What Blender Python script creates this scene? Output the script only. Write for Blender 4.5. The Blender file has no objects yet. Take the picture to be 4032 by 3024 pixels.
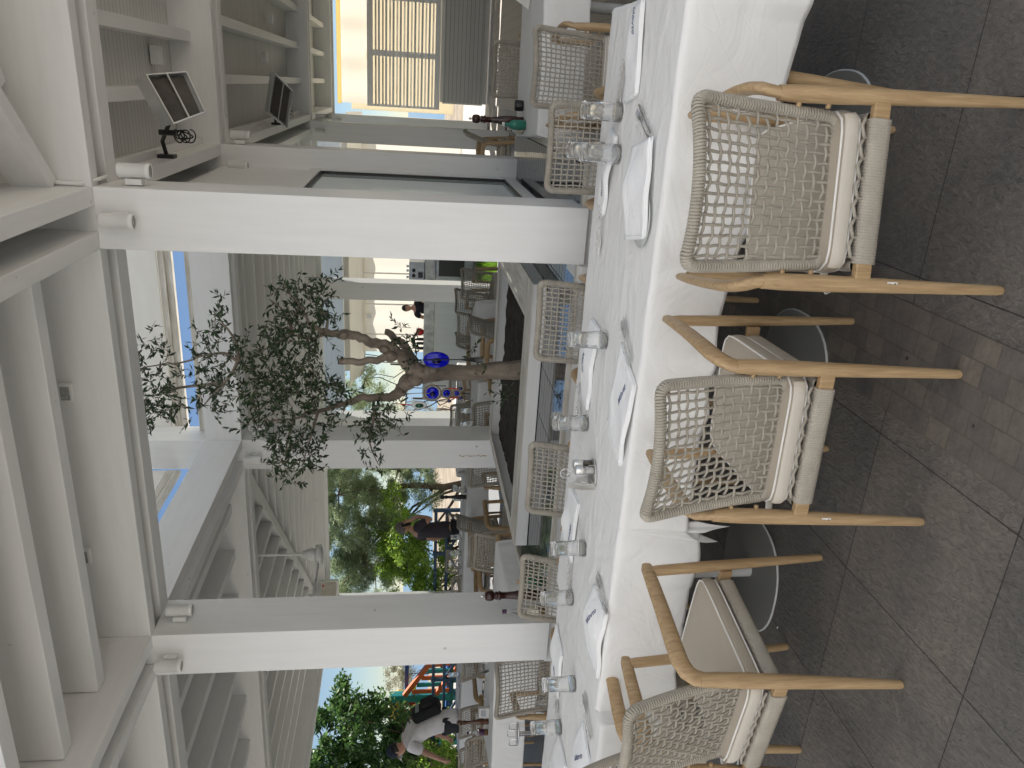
import bpy, bmesh, math, random
from mathutils import Vector, Matrix
random.seed(7)
R = math.radians
S = bpy.context.scene
C = bpy.context.scene.collection
# ------------------------------------------------------------------ camera
cd = bpy.data.cameras.new('camera'); cam = bpy.data.objects.new('camera', cd); C.objects.link(cam)
S.camera = cam
cd.sensor_width = 36; cd.lens = 27.045; cd.clip_start = .05; cd.clip_end = 3000
CX = (0.0602, -0.1252, -0.9903); CY = (0.9320, 0.3624, 0.0108); CZ = (0.3575, -0.9236, 0.1385)
cam.matrix_world = Matrix(((CX[0], CY[0], CZ[0], 0), (CX[1], CY[1], CZ[1], 0), (CX[2], CY[2], CZ[2], 1.58), (0, 0, 0, 1)))
S.render.resolution_x = 1024; S.render.resolution_y = 768
# ------------------------------------------------------------------ light
SUN_EL = R(56); SUN_AZ = R(18)          # azimuth clockwise from +y
w = bpy.data.worlds.new("World"); S.world = w; w.use_nodes = True
nt = w.node_tree; bg = nt.nodes['Background']
sk = nt.nodes.new('ShaderNodeTexSky'); sk.sky_type = 'NISHITA'; sk.sun_disc = False
sk.sun_elevation = SUN_EL; sk.sun_rotation = SUN_AZ; sk.dust_density = 0; sk.ozone_density = 2.0; sk.air_density = .8
nt.links.new(sk.outputs[0], bg.inputs[0]); bg.inputs[1].default_value = .055
sl = bpy.data.lights.new('sun', 'SUN'); sl.energy = 5.0; sl.angle = R(.53); sl.color = (1, .95, .88)
so = bpy.data.objects.new('sun', sl); C.objects.link(so)
sd = Vector((math.sin(SUN_AZ) * math.cos(SUN_EL), math.cos(SUN_AZ) * math.cos(SUN_EL), math.sin(SUN_EL)))
so.rotation_euler = sd.to_track_quat('Z', 'Y').to_euler()
vs = S.view_settings; vs.view_transform = 'Standard'; vs.look = 'None'; vs.exposure = 0.85; vs.gamma = 1
S.render.engine = 'CYCLES'
S.cycles.max_bounces = 10; S.cycles.diffuse_bounces = 6; S.cycles.glossy_bounces = 4
S.cycles.transmission_bounces = 8; S.cycles.transparent_max_bounces = 10
# ------------------------------------------------------------------ materials
def newmat(name):
    m = bpy.data.materials.new(name); m.use_nodes = True
    return m, m.node_tree, m.node_tree.nodes['Principled BSDF']
def N(t, ty, **k):
    n = t.nodes.new(ty)
    for a, b in k.items():
        if a in n.inputs: n.inputs[a].default_value = b
        else: setattr(n, a, b)
    return n
def mat(name, col, rough=.6, metal=0, var=.12, scale=(6, 6, 6), bump=.0, bscale=60, trans=0, ior=1.45, coords='Object', spec=.5, col2=None, detail=6, sss=0):
    m, t, p = newmat(name)
    tc = N(t, 'ShaderNodeTexCoord'); mp = N(t, 'ShaderNodeMapping'); mp.inputs['Scale'].default_value = scale
    t.links.new(tc.outputs[coords], mp.inputs[0])
    nz = N(t, 'ShaderNodeTexNoise', Scale=1.0, Detail=detail, Roughness=.6); t.links.new(mp.outputs[0], nz.inputs[0])
    rp = N(t, 'ShaderNodeValToRGB'); e = rp.color_ramp.elements
    c2 = col2 if col2 else tuple(min(1, c * (1 + var)) for c in col)
    c1 = tuple(c * (1 - var) for c in col) if not col2 else col
    e[0].position = .3; e[1].position = .7
    e[0].color = (*c1, 1); e[1].color = (*c2, 1)
    t.links.new(nz.outputs[0], rp.inputs[0]); t.links.new(rp.outputs[0], p.inputs['Base Color'])
    p.inputs['Roughness'].default_value = rough; p.inputs['Metallic'].default_value = metal
    p.inputs['Specular IOR Level'].default_value = spec
    if trans: p.inputs['Transmission Weight'].default_value = trans; p.inputs['IOR'].default_value = ior
    if bump:
        n2 = N(t, 'ShaderNodeTexNoise', Scale=bscale, Detail=5.0); t.links.new(tc.outputs[coords], n2.inputs[0])
        b = N(t, 'ShaderNodeBump', Strength=bump, Distance=.01); t.links.new(n2.outputs[0], b.inputs['Height'])
        t.links.new(b.outputs[0], p.inputs['Normal'])
    return m
M = {}
def white_paint(name, col, sc=(1.2, 1.2, 14)):
    """painted timber: faint grain along the member, a few scuffs"""
    m, t, p = newmat(name)
    tc = N(t, 'ShaderNodeTexCoord')
    mp = N(t, 'ShaderNodeMapping'); mp.inputs['Scale'].default_value = sc
    t.links.new(tc.outputs['Object'], mp.inputs[0])
    a = N(t, 'ShaderNodeTexNoise', Scale=2.2, Detail=8.0, Roughness=.65); t.links.new(mp.outputs[0], a.inputs[0])
    r = N(t, 'ShaderNodeValToRGB'); e = r.color_ramp.elements
    e[0].position = .25; e[1].position = .65
    e[0].color = (*[c * .93 for c in col], 1); e[1].color = (*col, 1)
    t.links.new(a.outputs[0], r.inputs[0])
    s = N(t, 'ShaderNodeTexNoise', Scale=9.0, Detail=3.0); t.links.new(tc.outputs['Object'], s.inputs[0])
    r2 = N(t, 'ShaderNodeValToRGB'); e = r2.color_ramp.elements
    e[0].position = .22; e[1].position = .27; e[0].color = (.45, .38, .30, 1); e[1].color = (1, 1, 1, 1)
    t.links.new(s.outputs[0], r2.inputs[0])
    mx = N(t, 'ShaderNodeMix', data_type='RGBA', blend_type='MULTIPLY'); mx.inputs[0].default_value = .8
    t.links.new(r.outputs[0], mx.inputs[6]); t.links.new(r2.outputs[0], mx.inputs[7])
    t.links.new(mx.outputs[2], p.inputs['Base Color'])
    p.inputs['Roughness'].default_value = .42
    b = N(t, 'ShaderNodeBump', Strength=.12, Distance=.004); t.links.new(a.outputs[0], b.inputs['Height'])
    t.links.new(b.outputs[0], p.inputs['Normal'])
    return m
M['white'] = white_paint('white_paint_upright', (.80, .80, .79), (9, 9, .9))
M['white_x'] = white_paint('white_paint_along_x', (.80, .80, .79), (.9, 9, 9))
M['white_y'] = white_paint('white_paint_along_y', (.80, .80, .79), (9, .9, 9))
M['cream'] = white_paint('cream_paint', (.82, .80, .74), (.9, 6, 6))
M['worn'] = mat('worn_white_wood', (.42, .38, .31), .6, col2=(.74, .72, .67), scale=(3, 22, 22), bump=.3, bscale=90)
M['worn_y'] = mat('worn_white_wood_across', (.42, .38, .31), .6, col2=(.74, .72, .67), scale=(22, 3, 22), bump=.3, bscale=90)
def board_mat(name, col, axis, step, gap=.06, rough=.55, dark=.35):
    m, t, p = newmat(name)
    tc = N(t, 'ShaderNodeTexCoord'); sp = N(t, 'ShaderNodeSeparateXYZ'); t.links.new(tc.outputs['Object'], sp.inputs[0])
    d = N(t, 'ShaderNodeMath', operation='DIVIDE'); d.inputs[1].default_value = step; t.links.new(sp.outputs[axis], d.inputs[0])
    f = N(t, 'ShaderNodeMath', operation='FRACT'); t.links.new(d.outputs[0], f.inputs[0])
    fl = N(t, 'ShaderNodeMath', operation='FLOOR'); t.links.new(d.outputs[0], fl.inputs[0])
    wn = N(t, 'ShaderNodeTexWhiteNoise', noise_dimensions='1D'); t.links.new(fl.outputs[0], wn.inputs['W'])
    c = N(t, 'ShaderNodeMath', operation='LESS_THAN'); c.inputs[1].default_value = gap; t.links.new(f.outputs[0], c.inputs[0])
    nz = N(t, 'ShaderNodeTexNoise', Scale=4.0, Detail=6.0); t.links.new(tc.outputs['Object'], nz.inputs[0])
    a = N(t, 'ShaderNodeMath', operation='ADD'); t.links.new(wn.outputs[0], a.inputs[0]); t.links.new(nz.outputs[0], a.inputs[1])
    r = N(t, 'ShaderNodeValToRGB'); e = r.color_ramp.elements; e[0].color = (*[q * .86 for q in col], 1); e[1].color = (*col, 1)
    h = N(t, 'ShaderNodeMath', operation='MULTIPLY'); h.inputs[1].default_value = .5; t.links.new(a.outputs[0], h.inputs[0]); t.links.new(h.outputs[0], r.inputs[0])
    mx = N(t, 'ShaderNodeMix', data_type='RGBA'); t.links.new(c.outputs[0], mx.inputs[0]); t.links.new(r.outputs[0], mx.inputs[6])
    mx.inputs[7].default_value = (*[q * dark for q in col], 1)
    t.links.new(mx.outputs[2], p.inputs['Base Color']); p.inputs['Roughness'].default_value = rough
    b = N(t, 'ShaderNodeBump', Strength=.5, Distance=.006); b.invert = True; t.links.new(c.outputs[0], b.inputs['Height']); t.links.new(b.outputs[0], p.inputs['Normal'])
    return m
M['ceil_y'] = board_mat('white_ceiling_boards', (.78, .77, .73), 1, .065)
M['ceil_x'] = board_mat('white_ceiling_boards_across', (.78, .77, .73), 0, .065)
M['clad'] = board_mat('white_wall_boards', (.78, .77, .75), 2, .12, .05)
M['shut'] = board_mat('grey_shutter_boards', (.55, .55, .53), 2, .078, .07, dark=.2)
M['paledeck'] = board_mat('bleached_deck_boards', (.50, .46, .41), 0, .14, .03)
M['bardrape'] = board_mat('white_bar_cladding', (.80, .79, .78), 0, .03, .12, dark=.9)
# slate floor
def slate():
    m, t, p = newmat('dark_slate_tiles')
    tc = N(t, 'ShaderNodeTexCoord')
    mp = N(t, 'ShaderNodeMapping'); mp.inputs['Location'].default_value = (1.53, -2.165 + .63 * 4, 0)
    t.links.new(tc.outputs['Object'], mp.inputs[0])
    br = N(t, 'ShaderNodeTexBrick', Scale=1.0); br.offset = 0
    br.inputs['Brick Width'].default_value = .53; br.inputs['Row Height'].default_value = .63
    br.inputs['Mortar Size'].default_value = .0022; br.inputs['Mortar Smooth'].default_value = .1
    br.inputs['Color1'].default_value = (.165, .150, .132, 1); br.inputs['Color2'].default_value = (.128, .122, .114, 1)
    br.inputs['Mortar'].default_value = (.03, .028, .026, 1)
    t.links.new(mp.outputs[0], br.inputs[0])
    nz = N(t, 'ShaderNodeTexNoise', Scale=3.0, Detail=9.0, Roughness=.62); t.links.new(tc.outputs['Object'], nz.inputs[0])
    rr = N(t, 'ShaderNodeValToRGB'); e = rr.color_ramp.elements; e[0].position = .3; e[1].position = .72
    e[0].color = (.72, .72, .74, 1); e[1].color = (1.35, 1.28, 1.2, 1)
    t.links.new(nz.outputs[0], rr.inputs[0])
    mx = N(t, 'ShaderNodeMix', data_type='RGBA', blend_type='MULTIPLY'); mx.inputs[0].default_value = 1
    t.links.new(br.outputs[0], mx.inputs[6]); t.links.new(rr.outputs[0], mx.inputs[7]); t.links.new(mx.outputs[2], p.inputs['Base Color'])
    # cleft relief: stretched noise plus fine grain
    mp2 = N(t, 'ShaderNodeMapping'); mp2.inputs['Scale'].default_value = (40, 17, 1); mp2.inputs['Rotation'].default_value = (0, 0, .5)
    t.links.new(tc.outputs['Object'], mp2.inputs[0])
    n2 = N(t, 'ShaderNodeTexNoise', Scale=1.6, Detail=8.0, Roughness=.66, Distortion=.25); t.links.new(mp2.outputs[0], n2.inputs[0])
    n3 = N(t, 'ShaderNodeTexMusgrave') if False else N(t, 'ShaderNodeTexNoise', Scale=85.0, Detail=4.0); t.links.new(tc.outputs['Object'], n3.inputs[0])
    fr_ = N(t, 'ShaderNodeValToRGB'); e = fr_.color_ramp.elements; e[0].position = .36; e[1].position = .64; e[0].color = (.82, .82, .82, 1); e[1].color = (1.2, 1.2, 1.2, 1); t.links.new(n2.outputs[0], fr_.inputs[0])
    mp5 = N(t, 'ShaderNodeMapping'); mp5.inputs['Scale'].default_value = (9, 3.2, 1); mp5.inputs['Rotation'].default_value = (0, 0, .9); t.links.new(tc.outputs['Object'], mp5.inputs[0])
    vo = N(t, 'ShaderNodeTexNoise', Scale=1.3, Detail=2.0, Distortion=2.5); t.links.new(mp5.outputs[0], vo.inputs[0])
    ck = N(t, 'ShaderNodeValToRGB'); q = ck.color_ramp.elements; q[0].position = .485; q[0].color = (1, 1, 1, 1); q[1].position = .515; q[1].color = (1, 1, 1, 1); q_ = q.new(.5); q_.color = (.0, .0, .0, 1); t.links.new(vo.outputs[0], ck.inputs[0])
    mm_ = N(t, 'ShaderNodeMix', data_type='RGBA', blend_type='MULTIPLY'); mm_.inputs[0].default_value = 1; t.links.new(mx.outputs[2], mm_.inputs[6]); t.links.new(fr_.outputs[0], mm_.inputs[7]); t.links.new(mm_.outputs[2], p.inputs['Base Color'])
    b0 = N(t, 'ShaderNodeBump', Strength=.35, Distance=.006); t.links.new(ck.outputs[0], b0.inputs['Height'])
    b1 = N(t, 'ShaderNodeBump', Strength=.9, Distance=.02); t.links.new(n2.outputs[0], b1.inputs['Height']); t.links.new(b0.outputs[0], b1.inputs['Normal'])
    b2 = N(t, 'ShaderNodeBump', Strength=.35, Distance=.004); t.links.new(n3.outputs[0], b2.inputs['Height']); t.links.new(b1.outputs[0], b2.inputs['Normal'])
    b3 = N(t, 'ShaderNodeBump', Strength=.6, Distance=.003); b3.invert = True; t.links.new(br.outputs['Fac'], b3.inputs['Height']); t.links.new(b2.outputs[0], b3.inputs['Normal'])
    t.links.new(b3.outputs[0], p.inputs['Normal'])
    r3 = N(t, 'ShaderNodeMapRange'); r3.inputs[3].default_value = .38; r3.inputs[4].default_value = .62; t.links.new(nz.outputs[0], r3.inputs[0]); t.links.new(r3.outputs[0], p.inputs['Roughness'])
    return m
M['slate'] = slate()
def setts():
    m, t, p = newmat('slate_setts')
    tc = N(t, 'ShaderNodeTexCoord'); mp = N(t, 'ShaderNodeMapping'); mp.inputs['Rotation'].default_value = (0, 0, R(90))
    mp.inputs['Location'].default_value = (0, .555, 0)
    t.links.new(tc.outputs['Object'], mp.inputs[0])
    br = N(t, 'ShaderNodeTexBrick', Scale=1.0); br.offset = .43; br.inputs['Brick Width'].default_value = .098; br.inputs['Row Height'].default_value = .072
    br.inputs['Mortar Size'].default_value = .0025; br.inputs['Color1'].default_value = (.150, .135, .118, 1); br.inputs['Color2'].default_value = (.095, .093, .090, 1)
    br.inputs['Mortar'].default_value = (.10, .09, .078, 1); br.inputs['Bias'].default_value = -.1
    t.links.new(mp.outputs[0], br.inputs[0])
    nz = N(t, 'ShaderNodeTexNoise', Scale=14.0, Detail=7.0); t.links.new(tc.outputs['Object'], nz.inputs[0])
    rr = N(t, 'ShaderNodeValToRGB'); e = rr.color_ramp.elements; e[0].color = (.6, .6, .62, 1); e[1].color = (1.4, 1.3, 1.2, 1); t.links.new(nz.outputs[0], rr.inputs[0])
    mx = N(t, 'ShaderNodeMix', data_type='RGBA', blend_type='MULTIPLY'); mx.inputs[0].default_value = 1
    t.links.new(br.outputs[0], mx.inputs[6]); t.links.new(rr.outputs[0], mx.inputs[7]); t.links.new(mx.outputs[2], p.inputs['Base Color'])
    p.inputs['Roughness'].default_value = .5
    n2 = N(t, 'ShaderNodeTexNoise', Scale=40.0, Detail=6.0); t.links.new(tc.outputs['Object'], n2.inputs[0])
    b1 = N(t, 'ShaderNodeBump', Strength=.5, Distance=.008); t.links.new(n2.outputs[0], b1.inputs['Height'])
    b3 = N(t, 'ShaderNodeBump', Strength=.5, Distance=.003); b3.invert = True; t.links.new(br.outputs['Fac'], b3.inputs['Height']); t.links.new(b1.outputs[0], b3.inputs['Normal'])
    t.links.new(b3.outputs[0], p.inputs['Normal'])
    return m
M['setts'] = setts()
def pool_tiles():
    m, t, p = newmat('glossy_black_pool_tiles')
    tc = N(t, 'ShaderNodeTexCoord'); mp = N(t, 'ShaderNodeMapping')
    t.links.new(tc.outputs['Object'], mp.inputs[0])
    br = N(t, 'ShaderNodeTexBrick', Scale=1.0); br.offset = .0; br.inputs['Brick Width'].default_value = .34; br.inputs['Row Height'].default_value = .085
    br.inputs['Mortar Size'].default_value = .003; br.inputs['Color1'].default_value = (.05, .055, .06, 1); br.inputs['Color2'].default_value = (.035, .04, .045, 1)
    br.inputs['Mortar'].default_value = (.002, .002, .002, 1)
    t.links.new(mp.outputs[0], br.inputs[0]); t.links.new(br.outputs[0], p.inputs['Base Color'])
    ms = N(t, 'ShaderNodeMapRange'); ms.inputs[3].default_value = .5; ms.inputs[4].default_value = 0; t.links.new(br.outputs['Fac'], ms.inputs[0]); t.links.new(ms.outputs[0], p.inputs['Specular IOR Level'])
    p.inputs['Roughness'].default_value = .05; p.inputs['IOR'].default_value = 1.6
    n2 = N(t, 'ShaderNodeTexNoise', Scale=7.0, Detail=2.0); t.links.new(tc.outputs['Object'], n2.inputs[0])
    b1 = N(t, 'ShaderNodeBump', Strength=.08, Distance=.01); t.links.new(n2.outputs[0], b1.inputs['Height'])
    b3 = N(t, 'ShaderNodeBump', Strength=.5, Distance=.004); b3.invert = True; t.links.new(br.outputs['Fac'], b3.inputs['Height']); t.links.new(b1.outputs[0], b3.inputs['Normal'])
    t.links.new(b3.outputs[0], p.inputs['Normal'])
    return m
M['pool'] = pool_tiles()
def teak():
    m, t, p = newmat('teak')
    tc = N(t, 'ShaderNodeTexCoord'); mp = N(t, 'ShaderNodeMapping'); mp.inputs['Scale'].default_value = (60, 60, 4)
    t.links.new(tc.outputs['Object'], mp.inputs[0])
    a = N(t, 'ShaderNodeTexNoise', Scale=1.5, Detail=6.0, Roughness=.6, Distortion=.4); t.links.new(mp.outputs[0], a.inputs[0])
    r = N(t, 'ShaderNodeValToRGB'); e = r.color_ramp.elements; e[0].position = .25; e[1].position = .75
    e[0].color = (.31, .195, .095, 1); e[1].color = (.56, .40, .225, 1); t.links.new(a.outputs[0], r.inputs[0]); t.links.new(r.outputs[0], p.inputs['Base Color'])
    p.inputs['Roughness'].default_value = .45
    b = N(t, 'ShaderNodeBump', Strength=.1, Distance=.003); t.links.new(a.outputs[0], b.inputs['Height']); t.links.new(b.outputs[0], p.inputs['Normal'])
    return m
M['teak'] = teak()
M['rope'] = mat('taupe_rope', (.48, .44, .375), .85, var=.12, scale=(14, 14, 14), bump=.6, bscale=420, spec=.2)
def fabric(name, col, sc, st, var=.06):
    m, t, p = newmat(name)
    tc = N(t, 'ShaderNodeTexCoord')
    w1 = N(t, 'ShaderNodeTexWave', wave_type='BANDS', bands_direction='X', Scale=sc, Distortion=.6); w2 = N(t, 'ShaderNodeTexWave', wave_type='BANDS', bands_direction='Y', Scale=sc, Distortion=.6)
    t.links.new(tc.outputs['Object'], w1.inputs[0]); t.links.new(tc.outputs['Object'], w2.inputs[0])
    ad = N(t, 'ShaderNodeMath', operation='MULTIPLY'); t.links.new(w1.outputs['Fac'], ad.inputs[0]); t.links.new(w2.outputs['Fac'], ad.inputs[1])
    nz = N(t, 'ShaderNodeTexNoise', Scale=7.0, Detail=5.0); t.links.new(tc.outputs['Object'], nz.inputs[0])
    r = N(t, 'ShaderNodeValToRGB'); e = r.color_ramp.elements; e[0].color = (*[c * (1 - var) for c in col], 1); e[1].color = (*[min(1, c * (1 + var)) for c in col], 1)
    t.links.new(nz.outputs[0], r.inputs[0]); t.links.new(r.outputs[0], p.inputs['Base Color']); p.inputs['Roughness'].default_value = .85; p.inputs['Specular IOR Level'].default_value = .25
    p.inputs['Sheen Weight'].default_value = .2
    b = N(t, 'ShaderNodeBump', Strength=st, Distance=.002); t.links.new(ad.outputs[0], b.inputs['Height']); t.links.new(b.outputs[0], p.inputs['Normal'])
    return m
M['cushion'] = fabric('oat_cushion_fabric', (.46, .40, .32), 90, .6)
M['cushion_side'] = fabric('pale_cushion_side', (.62, .57, .50), 120, .4)
M['piping'] = mat('white_piping', (.78, .76, .72), .7)
def linen(name, col):
    m, t, p = newmat(name)
    tc = N(t, 'ShaderNodeTexCoord')
    mp = N(t, 'ShaderNodeMapping'); mp.inputs['Scale'].default_value = (3.2, 6, 4); mp.inputs['Rotation'].default_value = (0, 0, .4); t.links.new(tc.outputs['Object'], mp.inputs[0])
    a = N(t, 'ShaderNodeTexNoise', Scale=1.1, Detail=3.0, Roughness=.5, Distortion=1.2); t.links.new(mp.outputs[0], a.inputs[0])
    v = N(t, 'ShaderNodeTexVoronoi', feature='DISTANCE_TO_EDGE', Scale=2.3); t.links.new(mp.outputs[0], v.inputs[0])
    vr = N(t, 'ShaderNodeMapRange'); vr.inputs[1].default_value = 0; vr.inputs[2].default_value = .03; t.links.new(v.outputs[0], vr.inputs[0])
    c = N(t, 'ShaderNodeTexNoise', Scale=260.0, Detail=2.0); t.links.new(tc.outputs['Object'], c.inputs[0])
    b = N(t, 'ShaderNodeBump', Strength=.45, Distance=.03); t.links.new(a.outputs[0], b.inputs['Height'])
    b1 = N(t, 'ShaderNodeBump', Strength=.10, Distance=.004); t.links.new(vr.outputs[0], b1.inputs['Height']); t.links.new(b.outputs[0], b1.inputs['Normal'])
    b2 = N(t, 'ShaderNodeBump', Strength=.08, Distance=.001); t.links.new(c.outputs[0], b2.inputs['Height']); t.links.new(b1.outputs[0], b2.inputs['Normal'])
    t.links.new(b2.outputs[0], p.inputs['Normal'])
    p.inputs['Base Color'].default_value = (*col, 1); p.inputs['Roughness'].default_value = .7; p.inputs['Specular IOR Level'].default_value = .3
    return m
M['cloth'] = linen('white_tablecloth', (.84, .835, .82)); M['napkin'] = linen('white_napkin', (.93, .93, .93))
M['navy'] = mat('navy_embroidery', (.015, .03, .16), .7)
M['grey_disc'] = mat('grey_table_base', (.22, .22, .205), .5, var=.04); M['lightgrey'] = mat('light_grey_metal', (.58, .58, .57), .4, var=.03)
M['glass'] = mat('clear_glass', (1, 1, 1), .0, var=0, trans=1, ior=1.47)
def thin_glass(m, f):
    t = m.node_tree; p = t.nodes['Principled BSDF']; tr = N(t, 'ShaderNodeBsdfTransparent'); mx = N(t, 'ShaderNodeMixShader'); mx.inputs[0].default_value = f
    t.links.new(p.outputs[0], mx.inputs[1]); t.links.new(tr.outputs[0], mx.inputs[2]); t.links.new(mx.outputs[0], t.nodes['Material Output'].inputs[0])
thin_glass(M['glass'], .12)
M['film'] = mat('clear_plastic_film', (1, 1, 1), .08, var=0, trans=1, ior=1.1)
M['pane'] = mat('window_glass', (.75, .83, .82), .03, var=0, trans=.65, ior=1.45)
M['steel'] = mat('brushed_steel', (.78, .77, .75), .28, 1, var=.05); M['chrome'] = mat('chrome', (.75, .75, .75), .08, 1, var=.02)
M['dark_steel'] = mat('dark_heater_mesh', (.06, .053, .047), .6, .1, var=.3, scale=(20, 3, 20)); M['alu'] = mat('aluminium_shell', (.62, .63, .63), .35, .7, var=.08, scale=(12, 12, 12))
M['black'] = mat('black_plastic', (.012, .012, .012), .4); M['mill'] = mat('dark_varnished_wood', (.035, .009, .007), .18, var=.3, scale=(30, 30, 5))
M['brownmill'] = mat('brown_varnished_wood', (.075, .03, .014), .2, var=.3, scale=(30, 30, 5))
M['salt'] = mat('salt', (.8, .78, .74), .9); M['pepper'] = mat('ground_pepper', (.12, .10, .06), .9, var=.5, scale=(200, 200, 200)); M['paper'] = mat('white_paper_napkins', (.84, .82, .78), .9)
M['green_glass'] = mat('green_glass_bottle', (.05, .28, .20), .08, var=.05, trans=.3); M['dgreen'] = mat('dark_green_glass', (.01, .09, .04), .08, var=.05)
M['cork'] = mat('cork', (.42, .27, .16), .8); M['purple'] = mat('purple_cap', (.05, .01, .05), .4); M['oil'] = mat('amber_oil', (.45, .25, .04), .1, trans=.4); M['label_w'] = mat('cream_label', (.7, .66, .55), .6)
M['spot'] = white_paint('white_lamp_paint', (.80, .80, .78), (6, 6, 6)); M['lens'] = mat('lamp_lens', (.35, .36, .34), .15, var=.3, scale=(60, 60, 60))
M['bark'] = mat('olive_bark', (.15, .12, .095), .9, col2=(.36, .30, .24), scale=(16, 16, 5), bump=1.0, bscale=55)
M['bark2'] = mat('tree_bark', (.06, .045, .035), .9, col2=(.16, .12, .09), scale=(6, 6, 2), bump=.8, bscale=20)
def leafm(name, c1, c2, tr=.35, rough=.45):
    m, t, p = newmat(name)
    g = N(t, 'ShaderNodeNewGeometry'); r = N(t, 'ShaderNodeValToRGB'); e = r.color_ramp.elements; e[0].color = (*c1, 1); e[1].color = (*c2, 1)
    t.links.new(g.outputs['Random Per Island'], r.inputs[0]); t.links.new(r.outputs[0], p.inputs['Base Color']); p.inputs['Roughness'].default_value = rough
    tl = N(t, 'ShaderNodeBsdfTranslucent'); t.links.new(r.outputs[0], tl.inputs[0]); mx = N(t, 'ShaderNodeMixShader'); mx.inputs[0].default_value = tr
    t.links.new(p.outputs[0], mx.inputs[1]); t.links.new(tl.outputs[0], mx.inputs[2]); t.links.new(mx.outputs[0], t.nodes['Material Output'].inputs[0])
    return m
M['olive'] = leafm('olive_leaves', (.012, .032, .013), (.055, .10, .035), .2)
M['tam'] = leafm('tamarisk_foliage', (.18, .25, .13), (.48, .55, .33), .55); M['bush'] = leafm('green_shrub_leaves', (.10, .22, .03), (.42, .58, .09), .55)
M['ficus'] = leafm('dark_green_leaves', (.03, .085, .028), (.15, .27, .065), .45); M['grassb'] = leafm('grass_blades', (.10, .22, .015), (.26, .42, .05), .5)
M['drytree'] = leafm('dry_grey_foliage', (.22, .22, .13), (.42, .40, .26), .4)
M['soil'] = mat('dark_soil', (.012, .010, .007), .95, col2=(.045, .035, .026), scale=(14, 14, 14), bump=1, bscale=40)
M['skin'] = mat('skin', (.50, .28, .19), .5, var=.08); M['hair'] = mat('dark_hair', (.014, .011, .010), .55, var=.3, scale=(60, 60, 20)); M['ghair'] = mat('greying_hair', (.14, .12, .11), .6, var=.4, scale=(80, 80, 20))
M['tee'] = mat('charcoal_tee', (.045, .038, .045), .85, bump=.3, bscale=12); M['wshirt'] = mat('white_shirt', (.80, .78, .79), .8, bump=.5, bscale=9); M['bshirt'] = mat('black_shirt', (.012, .012, .014), .85, bump=.3, bscale=12)
M['trousers'] = mat('dark_trousers', (.03, .03, .035), .85); M['navycap'] = mat('navy_cap', (.012, .018, .035), .8); M['red'] = mat('red_plastic', (.55, .02, .015), .4, var=.05)
M['blueglass'] = mat('cobalt_glass', (.002, .004, .50), .06, var=.25, scale=(12, 12, 12)); M['dblue'] = mat('dark_blue_glass', (.001, .001, .07), .06); M['ring'] = mat('rope_ring', (.22, .17, .12), .8, bump=.5, bscale=150)
M['eyewhite'] = mat('white_glass', (.7, .72, .7), .1)
M['marble'] = mat('grey_marble', (.32, .31, .29), .3, col2=(.72, .71, .68), scale=(6, 6, 6), detail=10)
M['sea'] = mat('sea', (.02, .12, .30), .15, var=.1, scale=(.02, .2, 1), bump=.3, bscale=2); M['earth'] = mat('dry_earth', (.20, .15, .10), .95, col2=(.40, .34, .25), scale=(.9, .9, .9), bump=.8, bscale=3, detail=10)
M['lawn'] = mat('lawn', (.10, .22, .02), .9, col2=(.20, .36, .04), scale=(3, 3, 3), bump=1, bscale=40)
M['bluepaint'] = mat('blue_green_fence_paint', (.012, .05, .10), .5, var=.3); M['teal'] = mat('teal_playground_plastic', (.03, .35, .33), .4); M['orange'] = mat('orange_playground_plastic', (.75, .16, .04), .4); M['yellow'] = mat('yellow_plastic', (.85, .48, .03), .4)
M['pblue'] = mat('blue_plastic', (.02, .10, .35), .4); M['gpaint'] = mat('green_metal_paint', (.02, .16, .09), .5)
M['curtain'] = leafm('cream_canvas', (.84, .80, .70), (.86, .82, .72), .5); M['awning'] = leafm('yellow_awning', (.94, .80, .46), (.95, .82, .50), .7)
M['sunwall'] = leafm('backlit_cream_sheet', (.82, .76, .62), (.84, .78, .64), .7)
M['greydeck'] = board_mat('grey_deck_tiles', (.27, .275, .28), 0, .3, .02)
M['canvas'] = leafm('white_fill_canvas', (.86, .88, .90), (.88, .90, .92), .55, .8)  # translucent, spreads sunlight from the added canopy and lantern roof
M['paving'] = mat('pale_stone_paving', (.36, .34, .30), .8, col2=(.46, .43, .38), scale=(2, 2, 2), bump=.2, bscale=30)
M['speaker'] = mat('cream_speaker_grille', (.55, .52, .44), .8, bump=.8, bscale=220); M['machine'] = mat('grey_machine', (.28, .30, .33), .3, .4, var=.2)
thin_glass(M['film'], .72)
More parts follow.
